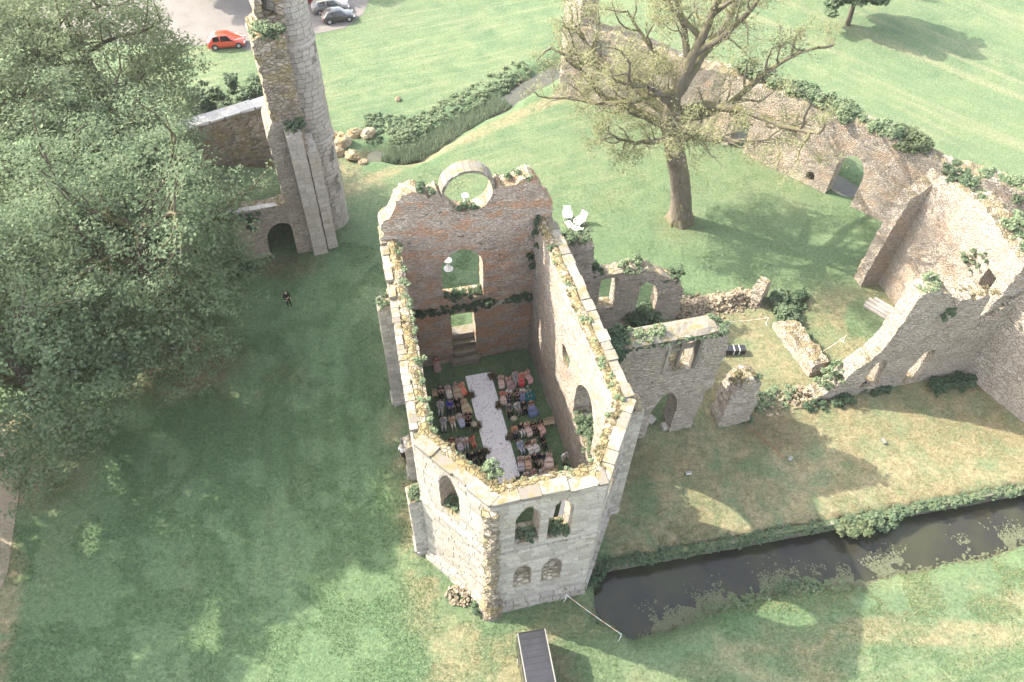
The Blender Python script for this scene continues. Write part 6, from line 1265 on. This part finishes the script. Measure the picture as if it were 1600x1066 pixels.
    return t
car((-34.75, 84.6, hz(-34.75, 84.6) + .03), math.radians(14), M['car_red'], 'orange red compact SUV with white wedding ribbon on its bonnet', H=1.62, stripe=True)
car((-24.1, 93.5, hz(-24, 93.5) + .03), math.radians(17), M['car_silver'], 'silver grey people carrier parked next to the dark hatchback', 4.6, 1.85, 1.65, hood=.20, ws=.19)
car((-22.75, 91.3, hz(-22.7, 91.3) + .03), math.radians(20), M['car_dark'], 'dark grey hatchback at the edge of the gravel', 3.9, 1.7, 1.45, hood=.25)
car((-26.6, 96.0, hz(-26.6, 96) + .03), math.radians(16), M['car_red2'], 'deep red car parked beyond the silver people carrier', 4.2, 1.75, 1.5)
# the dark van by the apse: only its roof end is in view
vt = empty('black_van', (2.35, 13.55, hz(2.4, 14)), math.radians(-78.5 + 180), 'long black van with ribbed roof parked in front of the apse', 'van')
Wv, Lv, Hv = .90, 3.0, 2.35
bm = bmesh.new(); bmesh.ops.create_cube(bm, size=1.0)
for v in bm.verts: v.co = Vector((v.co.x * 2 * Lv, v.co.y * 2 * Wv * (1.06 if v.co.z < 0 else .99), .35 if v.co.z < 0 else Hv))
bmesh.ops.bevel(bm, geom=bm.edges[:], offset=.09, segments=3, affect='EDGES'); me = bpy.data.meshes.new('body'); bm.to_mesh(me); bm.free(); me.materials.append(M['van_side']); mobj('body', me, vt)
MB().box((-Lv + .12, -Wv + .10, Hv - .02), (Lv - .12, Wv - .10, Hv + .012)).build('roof_panel', M['van'], vt)
for i in range(15): MB().box((-Lv + .35 + i * .37, -Wv + .16, Hv + .008), (-Lv + .39 + i * .37, Wv - .16, Hv + .026)).build('roof_rib', M['van'], vt)
for s in (-1, 1):
    MB().box((-Lv + .06, s * (Wv - .06) - .035, Hv - .03), (Lv - .06, s * (Wv - .06) + .035, Hv + .035)).build('gutter_rail', M['alu'], vt)
    for i in range(4): MB().box((-Lv + .35 + i * 1.35, s * (Wv * 1.0) - .02, 1.35), (-Lv + 1.5 + i * 1.35, s * (Wv * 1.0) + .025, 1.95)).build('side_window', M['glass'], vt)
    for x in (-1.9, 1.9):
        w_ = empty('wheel', (x, s * (Wv - .06), .36)); w_.parent = vt; MB().cyl((0, -.12, 0), (0, .12, 0), .36, n=18).build('tyre', M['tyre'], w_); MB().cyl((0, s * .11, 0), (0, s * .135, 0), .22, n=12).build('rim', M['rim'], w_)
    MB().box((Lv - .02, s * .62 - .12, .75), (Lv + .02, s * .62 + .12, 1.05)).build('tail_light', M['lampr'], vt)
MB().box((Lv - .02, -.75, 1.2), (Lv + .03, .75, 2.0)).build('rear_window', M['glass'], vt)

# ------------------------------------------------------------------ thin haze volume, added to lift shadows and soften contrast
hm = bpy.data.materials.new('added_haze'); hm.use_nodes = True; hn = hm.node_tree; hn.nodes.remove(hn.nodes['Principled BSDF'])
pv = hn.nodes.new('ShaderNodeVolumePrincipled'); pv.inputs['Color'].default_value = (.96, .95, .93, 1); pv.inputs['Density'].default_value = .00014; pv.inputs['Anisotropy'].default_value = .2
hn.links.new(pv.outputs['Volume'], hn.nodes['Material Output'].inputs['Volume'])
hz_b = MB().box((-440, -90, -6), (440, 640, 60)).build('haze', hm); tag(hz_b, 'thin pale haze added over the whole site to lift shadows', kind='stuff')
